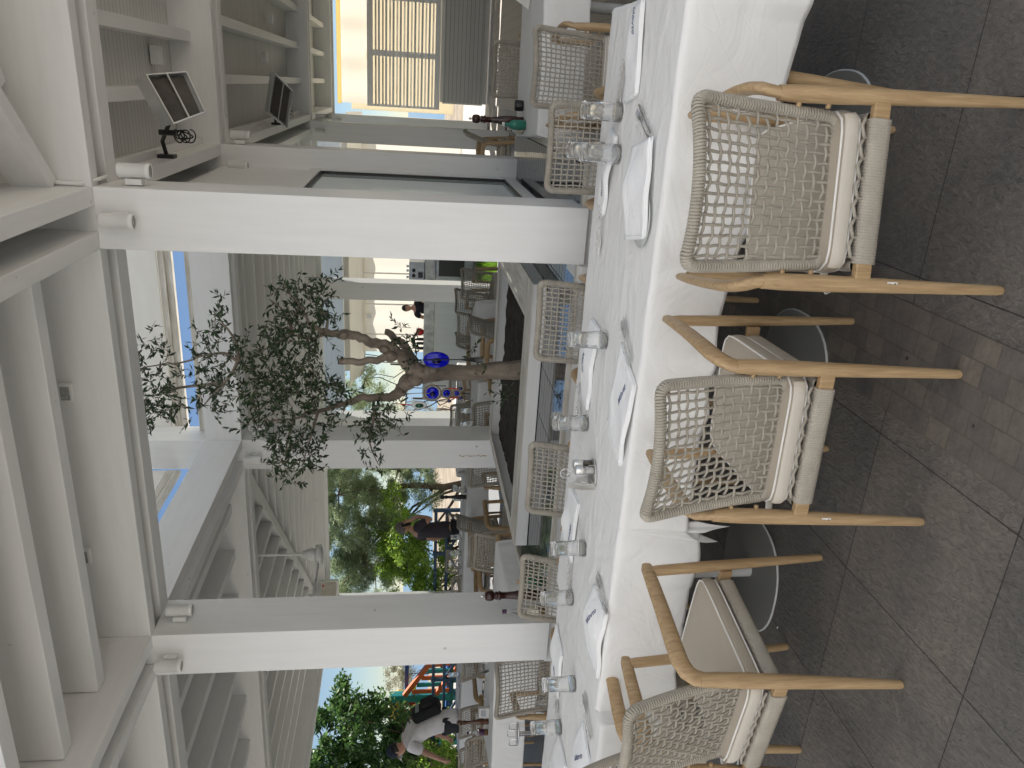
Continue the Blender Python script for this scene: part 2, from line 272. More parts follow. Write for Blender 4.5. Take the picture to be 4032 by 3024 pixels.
# ------------------------------------------------------------------ mesh building
class MB:
    def __init__(s): s.v = []; s.f = []; s.sm = []
    def add(s, vs, fs, smooth=False):
        o = len(s.v); s.v += [tuple(p) for p in vs]; s.f += [tuple(i + o for i in f) for f in fs]; s.sm += [smooth] * len(fs); return s
    def box(s, x0, x1, y0, y1, z0, z1):
        v = [(x, y, z) for z in (z0, z1) for y in (y0, y1) for x in (x0, x1)]
        return s.add(v, [(0, 2, 3, 1), (4, 5, 7, 6), (0, 1, 5, 4), (2, 6, 7, 3), (0, 4, 6, 2), (1, 3, 7, 5)])
    def bar(s, a, b, wd, h, up=(0, 0, 1)):
        a = Vector(a); b = Vector(b); d = (b - a).normalized(); up = Vector(up); sx = d.cross(up)
        if sx.length < 1e-4: sx = Vector((1, 0, 0))
        sx.normalize(); uz = sx.cross(d)
        v = [p + sx * i * wd / 2 + uz * j * h / 2 for p in (a, b) for j in (-1, 1) for i in (-1, 1)]
        return s.add(v, [(0, 2, 3, 1), (4, 5, 7, 6), (0, 1, 5, 4), (2, 6, 7, 3), (0, 4, 6, 2), (1, 3, 7, 5)])
    def tube(s, pts, r, n=8, cap=True, flat=1.0, up=None):
        P = [Vector(p) for p in pts]; m = len(P); rr = r if isinstance(r, (list, tuple)) else [r] * m
        T = [(P[min(i + 1, m - 1)] - P[max(i - 1, 0)]).normalized() for i in range(m)]
        a = Vector(up) if up else (Vector((0, 0, 1)) if abs(T[0].z) < .9 else Vector((1, 0, 0)))
        nrm = (a - T[0] * a.dot(T[0])).normalized(); V = []
        for i in range(m):
            if i:
                nrm = (nrm - T[i] * nrm.dot(T[i]))
                nrm = nrm.normalized() if nrm.length > 1e-6 else T[i].orthogonal().normalized()
            bn = T[i].cross(nrm)
            for k in range(n):
                q = 2 * math.pi * k / n; V.append(P[i] + (nrm * math.cos(q) * flat + bn * math.sin(q)) * rr[i])
        F = [(i * n + k, i * n + (k + 1) % n, (i + 1) * n + (k + 1) % n, (i + 1) * n + k) for i in range(m - 1) for k in range(n)]
        s.add(V, F, True)
        if cap: s.add([V[k] for k in range(n)], [tuple(range(n))[::-1]]); s.add([V[(m - 1) * n + k] for k in range(n)], [tuple(range(n))])
        return s
    def lathe(s, prof, n=20, c=(0, 0, 0), smooth=True, squash=1.0):
        V = [(c[0] + r * math.cos(2 * math.pi * k / n), c[1] + squash * r * math.sin(2 * math.pi * k / n), c[2] + z) for r, z in prof for k in range(n)]
        F = [(i * n + k, i * n + (k + 1) % n, (i + 1) * n + (k + 1) % n, (i + 1) * n + k) for i in range(len(prof) - 1) for k in range(n)]
        s.add(V, F, smooth)
        if prof[0][0] > 1e-5: s.add(V[:n], [tuple(range(n))[::-1]])
        if prof[-1][0] > 1e-5: s.add(V[-n:], [tuple(range(n))])
        return s
    def ell(s, c, rx, ry, rz, n=14, m=9, M4=None):
        V = []; F = []
        for i in range(m + 1):
            a = math.pi * i / m
            for k in range(n):
                b = 2 * math.pi * k / n; p = Vector((rx * math.sin(a) * math.cos(b), ry * math.sin(a) * math.sin(b), rz * math.cos(a)))
                if M4: p = M4 @ p
                V.append(p + Vector(c))
        for i in range(m):
            for k in range(n): F.append((i * n + k, (i + 1) * n + k, (i + 1) * n + (k + 1) % n, i * n + (k + 1) % n))
        return s.add(V, F, True)
    def grid(s, fn, nu, nv, smooth=True):
        V = [fn(i / nu, j / nv) for j in range(nv + 1) for i in range(nu + 1)]
        F = [(j * (nu + 1) + i, j * (nu + 1) + i + 1, (j + 1) * (nu + 1) + i + 1, (j + 1) * (nu + 1) + i) for j in range(nv) for i in range(nu)]
        return s.add(V, F, smooth)
    def prism(s, pts, z0, z1):
        n = len(pts); V = [(x, y, z0) for x, y in pts] + [(x, y, z1) for x, y in pts]
        return s.add(V, [tuple(range(n))[::-1], tuple(range(n, 2 * n))] + [(i, (i + 1) % n, n + (i + 1) % n, n + i) for i in range(n)])
    def build(s, name, mt, parent=None, bevel=0, thick=0, sub=0):
        me = bpy.data.meshes.new(name); me.from_pydata(s.v, [], s.f); me.polygons.foreach_set('use_smooth', s.sm)
        me.materials.append(M[mt] if isinstance(mt, str) else mt); me.update()
        o = bpy.data.objects.new(name, me); C.objects.link(o)
        if parent: o.parent = parent
        if thick: q = o.modifiers.new('thickness', 'SOLIDIFY'); q.thickness = thick
        if bevel: q = o.modifiers.new('bevel', 'BEVEL'); q.width = bevel; q.segments = 2; q.limit_method = 'ANGLE'; q.harden_normals = False
        if sub: q = o.modifiers.new('sub', 'SUBSURF'); q.levels = sub; q.render_levels = sub
        return o
def tag(o, label=None, cat=None, group=None, kind=None):
    if label: o['label'] = label
    if cat: o['category'] = cat
    if group: o['group'] = group
    if kind: o['kind'] = kind
    return o
def thing(name, label, cat, loc=(0, 0, 0), rz=0, group=None):
    o = bpy.data.objects.new(name, None); C.objects.link(o); o.location = loc; o.rotation_euler = (0, 0, rz); o.empty_display_size = .1
    return tag(o, label, cat, group)
def children_of(r): return [c for c in bpy.data.objects if c.parent == r]
def dup(r, loc, rz, label, group=None, skip=()):
    def cp(o, par):
        c = o.copy(); C.objects.link(c); c.parent = par
        for ch in KIDS.get(o.name, ()): 
            if ch.name.split('.')[0] not in skip: cp(ch, c)
        return c
    o = cp(r, None); o.location = loc; o.rotation_euler = (0, 0, rz); o['label'] = label
    if group: o['group'] = group
    return o
KIDS = {}
def index(r):
    KIDS[r.name] = children_of(r)
    for c in KIDS[r.name]: index(c)
# the pavilion was measured in units seen from the eye; k brings it to real size
k = .57
def kz(z): return 1.58 + k * (z - 1.58)
def kb(m, x0, x1, y0, y1, z0, z1): return m.box(k * x0, k * x1, k * y0, k * y1, kz(z0), kz(z1))
# ------------------------------------------------------------------ ground
def struct(name, m, mt, **kw): return tag(m.build(name, mt, **kw), kind='structure')
struct('sea', MB().add([(-1500, 40, -1.2), (1500, 40, -1.2), (1500, 2600, -1.2), (-1500, 2600, -1.2)], [(0, 1, 2, 3)]), 'sea')
def land(u, v):
    x = -110 + 220 * u; y = -30 + 92 * v
    z = -.25
    if y > 14: z = -.25 - .012 * (y - 14) + .25 * math.sin(x * .31 + y * .2) * min(1, (y - 14) / 12) * .5
    if y > 50: z -= (y - 50) * .25
    return (x, y, z)
struct('dry_ground', MB().grid(land, 110, 60), 'earth')
struct('terrace_floor', MB().box(-10.2, 6, .8, 3.905, -.24, 0), 'slate')
struct('bounce_paving', MB().box(-16, 9, -9, .797, -.24, -.004), 'paving')  # unseen pale ground added to bounce sunlight up to the near side
struct('side_paving', MB().box(-24, -10.21, -.2, 20, -.22, -.06), 'paving')
struct('garden_path', MB().box(-10.2, 6, 16.76, 24, -.24, -.05), 'paving')
struct('sett_band', MB().box(-.915, -.555, .8, 3.9, -.1, .003), 'setts')
struct('bleached_deck', MB().box(-.31, 6, 3.905, 16.4, -.24, -.002), 'paledeck')
struct('inner_floor', MB().box(-10.2, -.31, 3.905, 13.2, -.24, -.006), 'greydeck')
struct('lawn', MB().box(-5.6, -1.6, 13.2, 16.75, -.24, -.03), 'lawn')
struct('bounce_ground', MB().box(-10.2, -5.6, 13.2, 16.75, -.24, -.035), 'paving')  # pale ground added so sunlight bounces warm onto the ceilings
struct('bounce_ground', MB().box(-1.6, -.31, 13.2, 16.75, -.24, -.035), 'paving')
gb = MB()
for i in range(7000):
    x = random.uniform(-5.6, -1.6); y = random.uniform(13.2, 16.6); h = random.uniform(.05, .13); a = random.uniform(0, 6.28); dx = .012 * math.cos(a); dy = .012 * math.sin(a); lx = random.uniform(-.04, .04)
    gb.add([(x - dx, y - dy, -.03), (x + dx, y + dy, -.03), (x + lx, y + lx, h)], [(0, 1, 2)])
tag(gb.build('grass', 'grassb'), 'short bright green grass in front of the bar', 'grass', kind='stuff')
# ------------------------------------------------------------------ pavilion
tag(MB().box(-13, 8, -6.3, -6.0, -.1, 3.4).build('bounce_wall', 'white_x'), 'white wall added behind the camera to bounce sunlight', 'wall')  # unseen wall added to bounce sunlight onto columns, table and chairs
PAV = thing('dining_pavilion', 'white painted timber pavilion roof on square columns around the olive tree court', 'pavilion')
def column(x0, y0, zb, wx=.51, dy=.6):
    m = MB(); kzb = (zb - 1.58) / k + 1.58
    kb(m, x0, x0 + wx, y0, y0 + dy * .47, kzb, 4.12); kb(m, x0 + .008, x0 + wx - .008, y0 + dy * .47, y0 + dy, kzb, 4.12)
    return m.build('column', 'white', PAV, bevel=.004)
ZP = .66
column(-1.46, 6.8, ZP); column(-5.95, 6.8, ZP); column(-5.95, 11.45, ZP); column(-1.46, 11.45, ZP)
for x0, y0 in ((-1.62, 22), (-5.96, 22), (-10.2, 22), (-17.05, 22), (-1.66, 28.3)): column(x0, y0, 0)
def beam(x0, x1, y0, y1, z0=4.12, z1=4.67, name='beam'):
    m = MB(); kb(m, x0, x1, y0, y1, z0, z1)
    return m.build(name, 'white_x' if (x1 - x0) > (y1 - y0) else 'white_y', PAV, bevel=.003)
# double beams along x
beam(-17.3, 5.5, 6.8, 6.95, 4.12, 5.0); beam(-17.3, 5.5, 7.15, 7.4, 4.12, 5.0)
beam(-17.3, 5.5, 11.45, 11.6); beam(-17.3, 5.5, 11.82, 12.05)
beam(-17.15, 5.5, 22, 22.15); beam(-17.15, 5.5, 22.4, 22.6)
beam(-1.66, 5.5, 28.3, 28.45); beam(-1.66, 5.5, 28.7, 28.9)
# double beams along y
for xa in (-1.46, -5.95):
    for a, b in ((0, .15), (.36, .51)):
        for y0, y1 in ((1.2, 6.797), (7.403, 11.447), (12.053, 21.997)):
            if xa < -5 and y0 > 12: continue
            beam(xa + a, xa + b, y0, y1, 4.12, 5.0 if y1 < 7 else 4.67)
for a, b in ((-1.46, -1.31), (-1.1, -.95)): beam(a, b, 22.603, 28.297)
# near bay joists and roof
for y0 in (6.02, 5.25, 4.5): beam(-5.43, -1.47, y0, y0 + .16, 4.35, 5.0, 'joist')
for y0 in (6.0, 5.2, 4.4): beam(-17, -5.96, y0, y0 + .16, 4.35, 5.0, 'joist')
for y0 in (5.9, 4.9): beam(-.94, 5.5, y0, y0 + .16, 4.6, 5.0, 'joist')
def barr(a, b, wd, h, name, mt='white_y'):
    pa = (a[0] * k, a[1] * k, kz(a[2])); pb = (b[0] * k, b[1] * k, kz(b[2]))
    return MB().bar(pa, pb, wd * k, h * k).build(name, mt, PAV)
barr((-.93, 6.72, 4.52), (1.9, 4.0, 4.52), .12, .3, 'brace'); barr((-.2, 6.72, 4.75), (3.4, 4.9, 4.75), .1, .25, 'brace')
m = MB(); kb(m, -17.3, 5.6, 4.15, 7.42, 5.0, 5.05); m.build('ceiling', 'ceil_y', PAV)
# right hall: joists along y and boarded ceiling
for x in (-.35, .32, 1.02, 1.74, 2.45, 3.2, 4.0): beam(x, x + .13, 7.403, 11.447, 4.39, 4.67, 'joist')
for x in (-.2, .62, 1.48, 2.35, 3.3, 4.2): beam(x, x + .14, 12.053, 21.997, 4.33, 4.67, 'joist'); beam(x, x + .14, 22.603, 28.297, 4.33, 4.67, 'joist')
m = MB(); kb(m, -.94, 5.6, 7.42, 28.9, 4.672, 4.74); m.build('ceiling', 'ceil_y', PAV)
m = MB(); kb(m, -1.46, -.944, 7.42, 28.9, 4.672, 4.74); m.build('ceiling', 'ceil_x', PAV)
# trim ledge along the hall beam
for y0, y1 in ((7.41, 11.44), (12.06, 21.99)):
    m = MB(); kb(m, -.947, -.87, y0, y1, 4.34, 4.42); m.build('trim', 'white_y', PAV)
# left pavilion
for x in (-6.75, -7.62, -8.5, -9.62, -10.7, -11.75, -12.85, -14.0, -15.1, -16.2): beam(x, x + .16, 7.403, 11.447, 4.35, 4.77, 'joist')
for y in (12.62, 13.5, 14.42, 15.33, 16.17, 17.05, 17.91, 18.74, 19.57, 20.4, 21.31): beam(6.0 - y + .12, -1.47, y, y + .14, 4.35, 4.77, 'joist')
for x in (-7.3, -8.2, -9.1, -10.0, -10.9, -11.8, -12.7, -13.6, -14.5, -15.4, -16.3): beam(x, x + .14, 12.053, 6.0 - x - .15, 4.35, 4.77, 'joist')
barr((-6.0, 12.1, 4.55), (-16.6, 22.2, 4.55), .2, .42, 'hip_beam')
m = MB(); kb(m, -17.3, -5.95, 7.42, 12.05, 4.775, 4.83); m.build('ceiling', 'ceil_x', PAV)
m = MB(); kb(m, -17.3, -1.46, 12.05, 22.6, 4.775, 4.83); m.build('ceiling', 'ceil_x', PAV)
beam(-17.45, -1.66, 22.6, 22.72, 4.02, 4.86, 'fascia'); beam(-17.45, -17.31, 1.2, 22.6, 4.02, 4.86, 'fascia')
beam(-17.3, -17.16, 1.2, 21.99)
# raised lantern over the court
LAN = thing('roof_lantern', 'raised white boarded lantern roof with open slots showing blue sky above the olive tree', 'roof lantern')
def lb(x0, x1, y0, y1, z0, z1, name='board', mt='worn'):
    m = MB(); kb(m, x0, x1, y0, y1, z0, z1); return m.build(name, mt, LAN, bevel=.003)
for x0, y0 in ((-5.97, 11.5), (-1.5, 11.5), (-5.97, 6.96), (-1.5, 6.96)):
    lb(x0, x0 + .5, y0, y0 + .55, 4.68 if y0 > 7 else 5.05, 5.6, 'post', 'white')
lb(-5.46, -1.51, 11.86, 12.0, 4.69, 4.85, 'coping'); lb(-5.94, -5.84, 7.6, 11.48, 4.69, 4.80, 'coping', 'worn_y'); lb(-1.2, -1.06, 7.6, 11.48, 4.69, 4.82, 'coping', 'worn_y')
lb(-6.2, -.8, 12.1, 12.2, 5.1, 5.2, 'plank'); lb(-6.2, -.8, 12.06, 12.14, 5.205, 5.29, 'plank'); lb(-6.1, -.9, 12.03, 12.1, 5.3, 6.1, 'panel', 'cream')
lb(-6.06, -5.98, 7.0, 11.49, 5.1, 5.2, 'plank', 'worn_y'); lb(-6.04, -5.98, 7.0, 11.49, 5.205, 5.29, 'plank', 'worn_y'); lb(-6.04, -5.98, 7.0, 12.02, 5.61, 6.1, 'panel', 'cream'); lb(-6.03, -5.985, 7.0, 11.49, 5.3, 5.6, 'panel', 'cream')
lb(-.85, -.75, 7.0, 12.1, 5.12, 6.1, 'panel', 'cream'); lb(-6.3, -.75, 6.9, 6.98, 5.12, 6.1, 'panel', 'cream')
lb(-6.3, -.75, 6.9, 12.2, 6.1, 6.16, 'roof', 'canvas')  # unseen top, made translucent to let light into the court
FILL = thing('fill_canopy', 'white translucent canopy added behind the camera for soft fill light', 'awning')  # added out of view: sunlit translucent sheet softly lights the foreground
MB().grid(lambda u, v: (-9.5 + 15.5 * u, 2.15 - 5.6 * v, 3.42 - .75 * v - .07 * math.sin(math.pi * v)), 30, 14).build('fill_sheet', 'canvas', FILL)
for x in (-9.4, -4.3, .9, 5.9):
    MB().box(x, x + .1, -3.5, -3.4, 0, 2.64).build('post', 'white', FILL)
# ------------------------------------------------------------------ court: raised pool with the tree planter
POOL = thing('reflecting_pool', 'raised black tiled reflecting pool with white rim around the tree planter', 'pool')
m = MB(); kb(m, -5.93, -.58, 6.93, 11.84, -1.0, -.002); m.build('tile_bed', 'pool', POOL)
m = MB(); kb(m, -6.02, -.5, 6.86, 6.927, -1.19, -.02); m.build('wall', 'white_x', POOL)
for q_ in ((-6.02, -5.935, 6.93, 11.84), (-.575, -.5, 6.93, 11.84), (-6.02, -.5, 11.845, 11.93)):
    m = MB(); kb(m, *q_, -1.19, -.02); m.build('wall', 'white_y', POOL)
for q_ in ((-5.44, -1.46, 6.85, 6.935), (-.95, -.5, 6.85, 6.935)):
    m = MB(); kb(m, *q_, -.018, .02); m.build('rim', 'worn', POOL)
for q_ in ((-6.03, -5.94, 7.42, 11.44), (-.585, -.495, 6.94, 11.94)):
    m = MB(); kb(m, *q_, -.018, .012); m.build('rim', 'worn_y', POOL)
m = MB().box(-.925, -.838, 3.83, 4.2, .1, .684); m.build('corner_block', 'white', POOL, bevel=.004)
PL = thing('tree_planter', 'low white timber planter box with worn rim holding the olive tree', 'planter')
m = MB(); kb(m, -5.45, -2.03, 8.34, 8.75, .003, .155); m.build('wall', 'white_x', PL, bevel=.004)
m = MB(); kb(m, -5.45, -2.5, 11.5, 11.6, .003, .155); m.build('wall', 'white_x', PL)
m = MB(); kb(m, -5.45, -5.36, 8.755, 11.49, .003, .155); m.build('wall', 'white_y', PL)
m = MB(); kb(m, -2.5, -2.03, 8.755, 11.6, .003, .155); m.build('wall', 'white_y', PL)
m = MB(); kb(m, -5.46, -2.02, 8.33, 8.76, .157, .168); m.build('rim', 'worn', PL)
m = MB(); kb(m, -5.46, -2.53, 11.44, 11.66, .157, .168); m.build('rim', 'worn', PL)
m = MB(); kb(m, -5.46, -5.3, 8.765, 11.435, .157, .168); m.build('rim', 'worn_y', PL)
m = MB(); kb(m, -2.52, -2.02, 8.765, 11.66, .157, .168); m.build('rim', 'worn_y', PL)
def soil(u, v):
    x = k * (-5.36 + 2.86 * u); y = k * (8.75 + 2.75 * v); return (x, y, kz(.02) + .012 * math.sin(x * 40) * math.sin(y * 33) + random.uniform(-.006, .006))
MB().grid(soil, 40, 36).build('soil', 'soil', PL)
# glazed partition
GP = thing('glazed_partition', 'white partition panel with a tall framed window right of the main column', 'partition')
m = MB(); kb(m, -1.3, -1.24, 7.42, 11.44, 2.9, 4.11); kb(m, -1.3, -1.24, 11.3, 11.44, 0, 2.9); kb(m, -1.3, -1.24, 7.42, 7.7, 0, 2.9); m.build('panel', 'white', GP)
f = MB()
for y0, y1, z0, z1 in ((11.15, 11.3, .05, 2.9), (7.7, 7.85, .05, 2.9), (7.85, 11.15, 2.75, 2.9), (7.85, 11.15, .05, .2)): kb(f, -1.33, -1.19, y0, y1, z0, z1)
fr = f.build('window_frame', 'white_y', GP, bevel=.003)
g = MB()
for y0, y1, z0, z1 in ((11.13, 11.149, .2, 2.75), (7.85, 7.87, .2, 2.75), (7.87, 11.13, 2.732, 2.75), (7.87, 11.13, .2, .218)): kb(g, -1.25, -1.205, y0, y1, z0, z1)
g.build('gasket', 'black', fr)
m = MB(); kb(m, -1.26, -1.245, 7.87, 11.13, .218, 2.732); m.build('pane', 'pane', fr)
tag(MB().box(2.9, 3.0, 6.4, 16.3, -.01, 3.3).build('hall_shade_wall', 'clad'), 'white boarded wall added out of view to darken the right hall', 'wall')  # unseen wall added to keep side light out of the hall
# ------------------------------------------------------------------ spot lamps on the columns
def spot(loc, face, label):
    """face: 'n' lamp on the near face, 'r' on the right face"""
    rz = 0 if face == 'n' else R(90)
    if 'SP' not in KIDS:
        t = thing('wall_spotlight', label, 'wall lamp', (0, 0, 0), 0, 'white cylinder spotlights on the column tops')
        MB().box(-.032, .032, -.028, 0, -.04, .035).build('bracket', 'spot', t, bevel=.002)
        MB().lathe([(.0, .07), (.033, .07), (.035, .066), (.035, -.055), (.0365, -.056), (.0365, -.078), (.031, -.078), (.031, -.07), (0, -.07)], 20, (0, -.064, 0)).build('housing', 'spot', t)
        MB().lathe([(.0305, -.0715), (.0305, -.0745), (0, -.0745)], 16, (0, -.064, 0)).build('lens', 'lens', t)
        index(t); KIDS['SP'] = t; t.location = loc; t.rotation_euler = (0, 0, rz); return
    dup(KIDS['SP'], loc, rz, label)
def kp(x, y, z): return (x * k, y * k, kz(z))
for p, fc, lb_ in [((-1.2, 6.79, 3.92), 'n', 'spotlight on the near face of the large white column'), ((-.94, 6.98, 3.84), 'r', 'spotlight on the right side of the large white column beside the heater'),
                   ((-1.21, 11.44, 3.88), 'n', 'spotlight above the glazed partition on its column'), ((-.94, 11.6, 3.88), 'r', 'spotlight at the end of the heater beam on the second column'),
                   ((-5.73, 6.79, 3.95), 'n', 'rusty spotlight on the near face of the left column'), ((-5.43, 7.05, 3.9), 'r', 'spotlight on the right side of the left column'),
                   ((-5.72, 11.44, 3.95), 'n', 'spotlight on the column behind the planter, left of the leaves'), ((-5.43, 11.68, 3.92), 'r', 'spotlight half hidden by olive leaves on the column behind the planter'),
                   ((-1.36, 21.99, 3.88), 'n', 'small spotlight on the near face of the third column in the right hall'), ((-1.1, 22.15, 3.88), 'r', 'small spotlight on the right side of the third column in the right hall'),
                   ((-1.38, 28.29, 3.9), 'n', 'farthest spotlight on the column beside the slatted screen'),
                   ((-5.7, 21.99, 3.9), 'n', 'spotlight on the cream column in front of the bar'), ((-9.95, 21.99, 3.7), 'n', 'spotlight on the white column left of the bar')]:
    spot(kp(*p), fc, lb_)
rs_ = random.Random(5); m = MB()
for i in range(16):
    z = .80 + i * .0165; x = -3.262 + rs_.uniform(-.004, .004); w_ = rs_.uniform(.002, .007); m.add([(x - w_, k * 11.45 - .0012, z), (x + w_, k * 11.45 - .0012, z + .002), (x + w_ * .8, k * 11.45 - .0012, z + .014), (x - w_ * .7, k * 11.45 - .0012, z + .016)], [(0, 1, 2, 3)])
M['rust'] = mat('rust_drip', (.35, .22, .08), .8, var=.3, scale=(60, 60, 60)); o = m.build('rust_stain', 'rust', PAV); tag(o, kind='stuff')
# small exit / junction boxes on the ceiling, conduit
t = thing('wall_light_box', 'square glass fronted light box on the joist above the left column', 'light box', group='light boxes on the near joists')
b_ = MB().box(-.05, .05, -.025, 0, -.035, .035).build('box', 'spot', t, bevel=.004); MB().box(-.036, .036, -.029, -.0255, -.022, .022).build('lens', 'lens', b_)
index(t); t.location = kp(-4.45, 6.79, 4.62)
dup(t, kp(-2.75, 6.79, 4.55), 0, 'square glass fronted light box on the joist nearest the centre')
for p, l in [((.12, 10.6, 4.6), 'white junction box behind the near heater'), ((-.55, 11.42, 4.6), 'white junction box with dark window on the hall beam'), ((.3, 18, 4.55), 'white junction box on the ceiling behind the second heater'), ((1.1, 19, 4.55), 'white junction box on the farther hall ceiling')]:
    q = MB().box(-.06, .06, -.05, .05, -.03, .03).build('junction_box', 'spot', None, bevel=.004); q.location = kp(*p); tag(q, l, 'junction box', 'junction boxes under the hall ceiling')
tag(MB().tube([kp(-.88, 6.78, 4.6), kp(-.92, 6.76, 4.4), kp(-.93, 6.78, 4.2), kp(-.9, 6.9, 4.1), kp(-.9, 7.1, 4.1)], .009, 8).build('conduit_pipe', 'spot'), 'white conduit pipe bending round the top of the large column', 'pipe')
# ------------------------------------------------------------------ heaters
def heater(C4, mount, label, flip=1):
    """C4: four corners of the mouth, right-top, right-bottom, left-bottom, left-top"""
    t = thing('patio_heater', label, 'heater', (0, 0, 0), 0, 'infrared heaters on the hall beam')
    c = [Vector(p) for p in C4]; ctr = sum(c, Vector()) / 4
    nrm = (c[1] - c[0]).cross(c[3] - c[0]).normalized()
    if nrm.dot(Vector((0, 0, 1.6)) - ctr) < 0: nrm = -nrm
    back = [ctr + (p - ctr) * .96 - nrm * .05 + Vector((0, 0, .06)) for p in c]
    m = MB(); m.add(c + back, [(0, 1, 5, 4), (1, 2, 6, 5), (2, 3, 7, 6), (3, 0, 4, 7), (4, 5, 6, 7)]); m.build('shell', 'alu', t, thick=-.004)
    inn = [ctr + (p - ctr) * .93 - nrm * .02 for p in c]; MB().add(inn, [(0, 1, 2, 3)]).build('mesh_grille', 'dark_steel', t)
    r = MB()
    for i in range(4): r.tube([c[i], c[(i + 1) % 4]], .006, 6)
    r.tube([(c[0] + c[1]) / 2, (c[2] + c[3]) / 2], .006, 6); r.build('rim', 'alu', t)
    e = MB()
    for s_ in (.28, .5, .72):
        e.tube([c[0].lerp(c[1], s_) * .96 + c[3].lerp(c[2], s_) * .04 - nrm * .035, c[0].lerp(c[1], s_) * .04 + c[3].lerp(c[2], s_) * .96 - nrm * .035], .006, 6)
    e.build('element', 'steel', t)
    mt = Vector(mount); bc = ctr - nrm * .10
    p = MB(); p.box(mt.x - .002, mt.x + .02, mt.y - .04, mt.y + .04, mt.z - .05, mt.z + .05); p.tube([mt, mt + Vector((.10, 0, .02)), bc.lerp(mt, .45) + Vector((0, 0, .03)), bc], .013, 8); p.tube([bc.lerp(mt, .5) + Vector((0, 0, -.03)), bc.lerp(mt, .5) + Vector((0, 0, .07))], .017, 8); p.build('arm', 'black', t)
    q0 = bc.lerp(mt, .55) + Vector((0, 0, -.01)); pts = []
    for i in range(150):
        a = i * .21; pts.append(q0 + Vector((.012 * math.sin(i * .31), .01 * math.cos(i * .2), -.03 - i * .00045)) + Vector((.028 * math.cos(a), .028 * math.sin(a * .9), .035 * math.sin(a))))
    MB().tube([q0, q0 + Vector((0, 0, -.02))] + pts, .0042, 6).build('cable', 'black', t)
    return t
HK = lambda x, y, z: (x * k, y * k, kz(z))
heater([HK(-.09, 8.55, 4.13), HK(-.04, 8.75, 3.80), HK(-.40, 8.45, 3.58), HK(-.52, 8.35, 3.86)], HK(-.945, 9.3, 4.22), 'aluminium infrared heater angled down from the hall beam nearest the large column')
heater([HK(.0, 15.0, 3.90), HK(-.27, 15.0, 3.60), HK(-.92, 15.2, 3.75), HK(-.68, 15.2, 4.07)], HK(-.945, 16.6, 4.16), 'second infrared heater farther along the hall beam, seen from below')
# ------------------------------------------------------------------ far right wall
W = 16.3
SW = thing('slatted_screen_wall', 'white and grey slatted screen with boarded lower wall at the end of the right hall', 'wall')
MB().box(-.33, 4.2, W, W + .08, .03, .9).build('lower_wall', 'clad', SW)
MB().box(-.33, 4.2, W - .012, W - .001, .43, .95).build('clad_panel', 'clad', SW)
sh = MB().box(-.33, 2.6, W - .05, W - .015, .12, .88).build('shutter', 'shut', SW)
MB().box(-.355, -.331, W - .06, W - .01, .11, .90).build('edge_strip', 'white', sh)
fr = MB(); fr.box(-.48, 4.2, W - .02, W + .05, .955, 1.06); fr.box(-.48, 4.2, W - .02, W + .05, 2.25, 2.36)
for x in (-.48, .50, 1.48, 2.46, 3.44): fr.box(x - .06 if x > -.4 else -.48, x + .045, W - .0, W + .045, 1.062, 2.248)
fr.build('screen_frame', 'white_x', SW)
MB().box(-.8, 4.2, W - .02, W + .05, 2.99, 3.36).build('lintel', 'white_x', SW)
for i in range(18):
    z = 1.085 + i * .0685
    if z > 2.22: break
    MB().box(-.47, 4.2, W - .034 if i % 2 else W + .05, W - .002 if i % 2 else W + .075, z, z + (.04 if i % 2 else .034)).build('slat', 'white_x' if i % 2 else 'worn', SW)
cu = MB(); cu.grid(lambda u, v: (-.45 + 4.6 * u, W + .3 + .05 * math.sin(u * 40), 2.9 - (.55 + .03 * math.sin(u * 23) + .02 * math.sin(u * 57)) * v), 90, 6)
tag(cu.build('canvas_valance', 'curtain'), 'cream canvas valance hanging above the slatted screen', 'canvas')
aw = MB().box(-.47, 4.2, W + .1, W + .12, 2.86, 2.94); tag(aw.build('awning_strip', 'awning'), 'glowing yellow awning strip above the cream valance', 'awning')
tag(MB().box(-.6, 6, 17.6, 17.62, .6, 2.75).build('backlit_sheet', 'sunwall'), 'cream translucent sheet standing in for the sunlit wall behind the slats', 'canvas')  # translucent sheet in place of a sunlit wall, so slat gaps glow
# ------------------------------------------------------------------ bar building
BAR = thing('bar_building', 'white bar pavilion with marble topped counter and draped back wall behind the olive tree', 'bar')
MB().box(-6.95, -3.0, 17.0, 17.4, .08, .92).build('counter_front', 'bardrape', BAR)
MB().box(-7.0, -2.9, 16.96, 17.45, .921, 1.15).build('counter_top', 'marble', BAR, bevel=.01)
MB().box(-7.0, -2.9, 16.93, 17.4, -.1, .078).build('plinth', 'worn', BAR)
dw = MB(); dw.grid(lambda u, v: (-6.6 + 5.6 * u, 19.3 + .02 * math.sin(u * 60) + .05 * abs(math.sin(u * 11)), .3 + 2.5 * v), 160, 4); dw.build('back_drape', 'curtain', BAR)
cn = MB(); cn.grid(lambda u, v: (-7.2 + 6.5 * u, 18.2 + 1.0 * v, 2.92 - .28 * v + .1 * math.sin(math.pi * v)), 10, 8); cn.build('canopy', 'cream', BAR, thick=.02)
MB().box(-9.4, -.8, 17.1, 17.3, 2.96, 3.42).build('roof_fascia', 'white_x', BAR); MB().box(-9.4, -.8, 17.32, 19.4, 3.3, 3.4).build('roof', 'white_x', BAR)
MB().box(-3.12, -2.85, 16.6, 16.9, 0, 2.1).build('pillar', 'bardrape', BAR)
for x in (-3.3, -4.05, -4.9, -5.6, -6.25): MB().box(x - .06, x + .06, 19.12, 19.24, 2.42, 2.56).build('wall_lamp', 'spot', BAR, bevel=.01)
for x in (-3.7, -4.5, -5.3, -6.1): MB().tube([(x, 19.2, 2.75), (x, 19.22, .4)], .02, 6).build('drape_fold', 'cream', BAR)
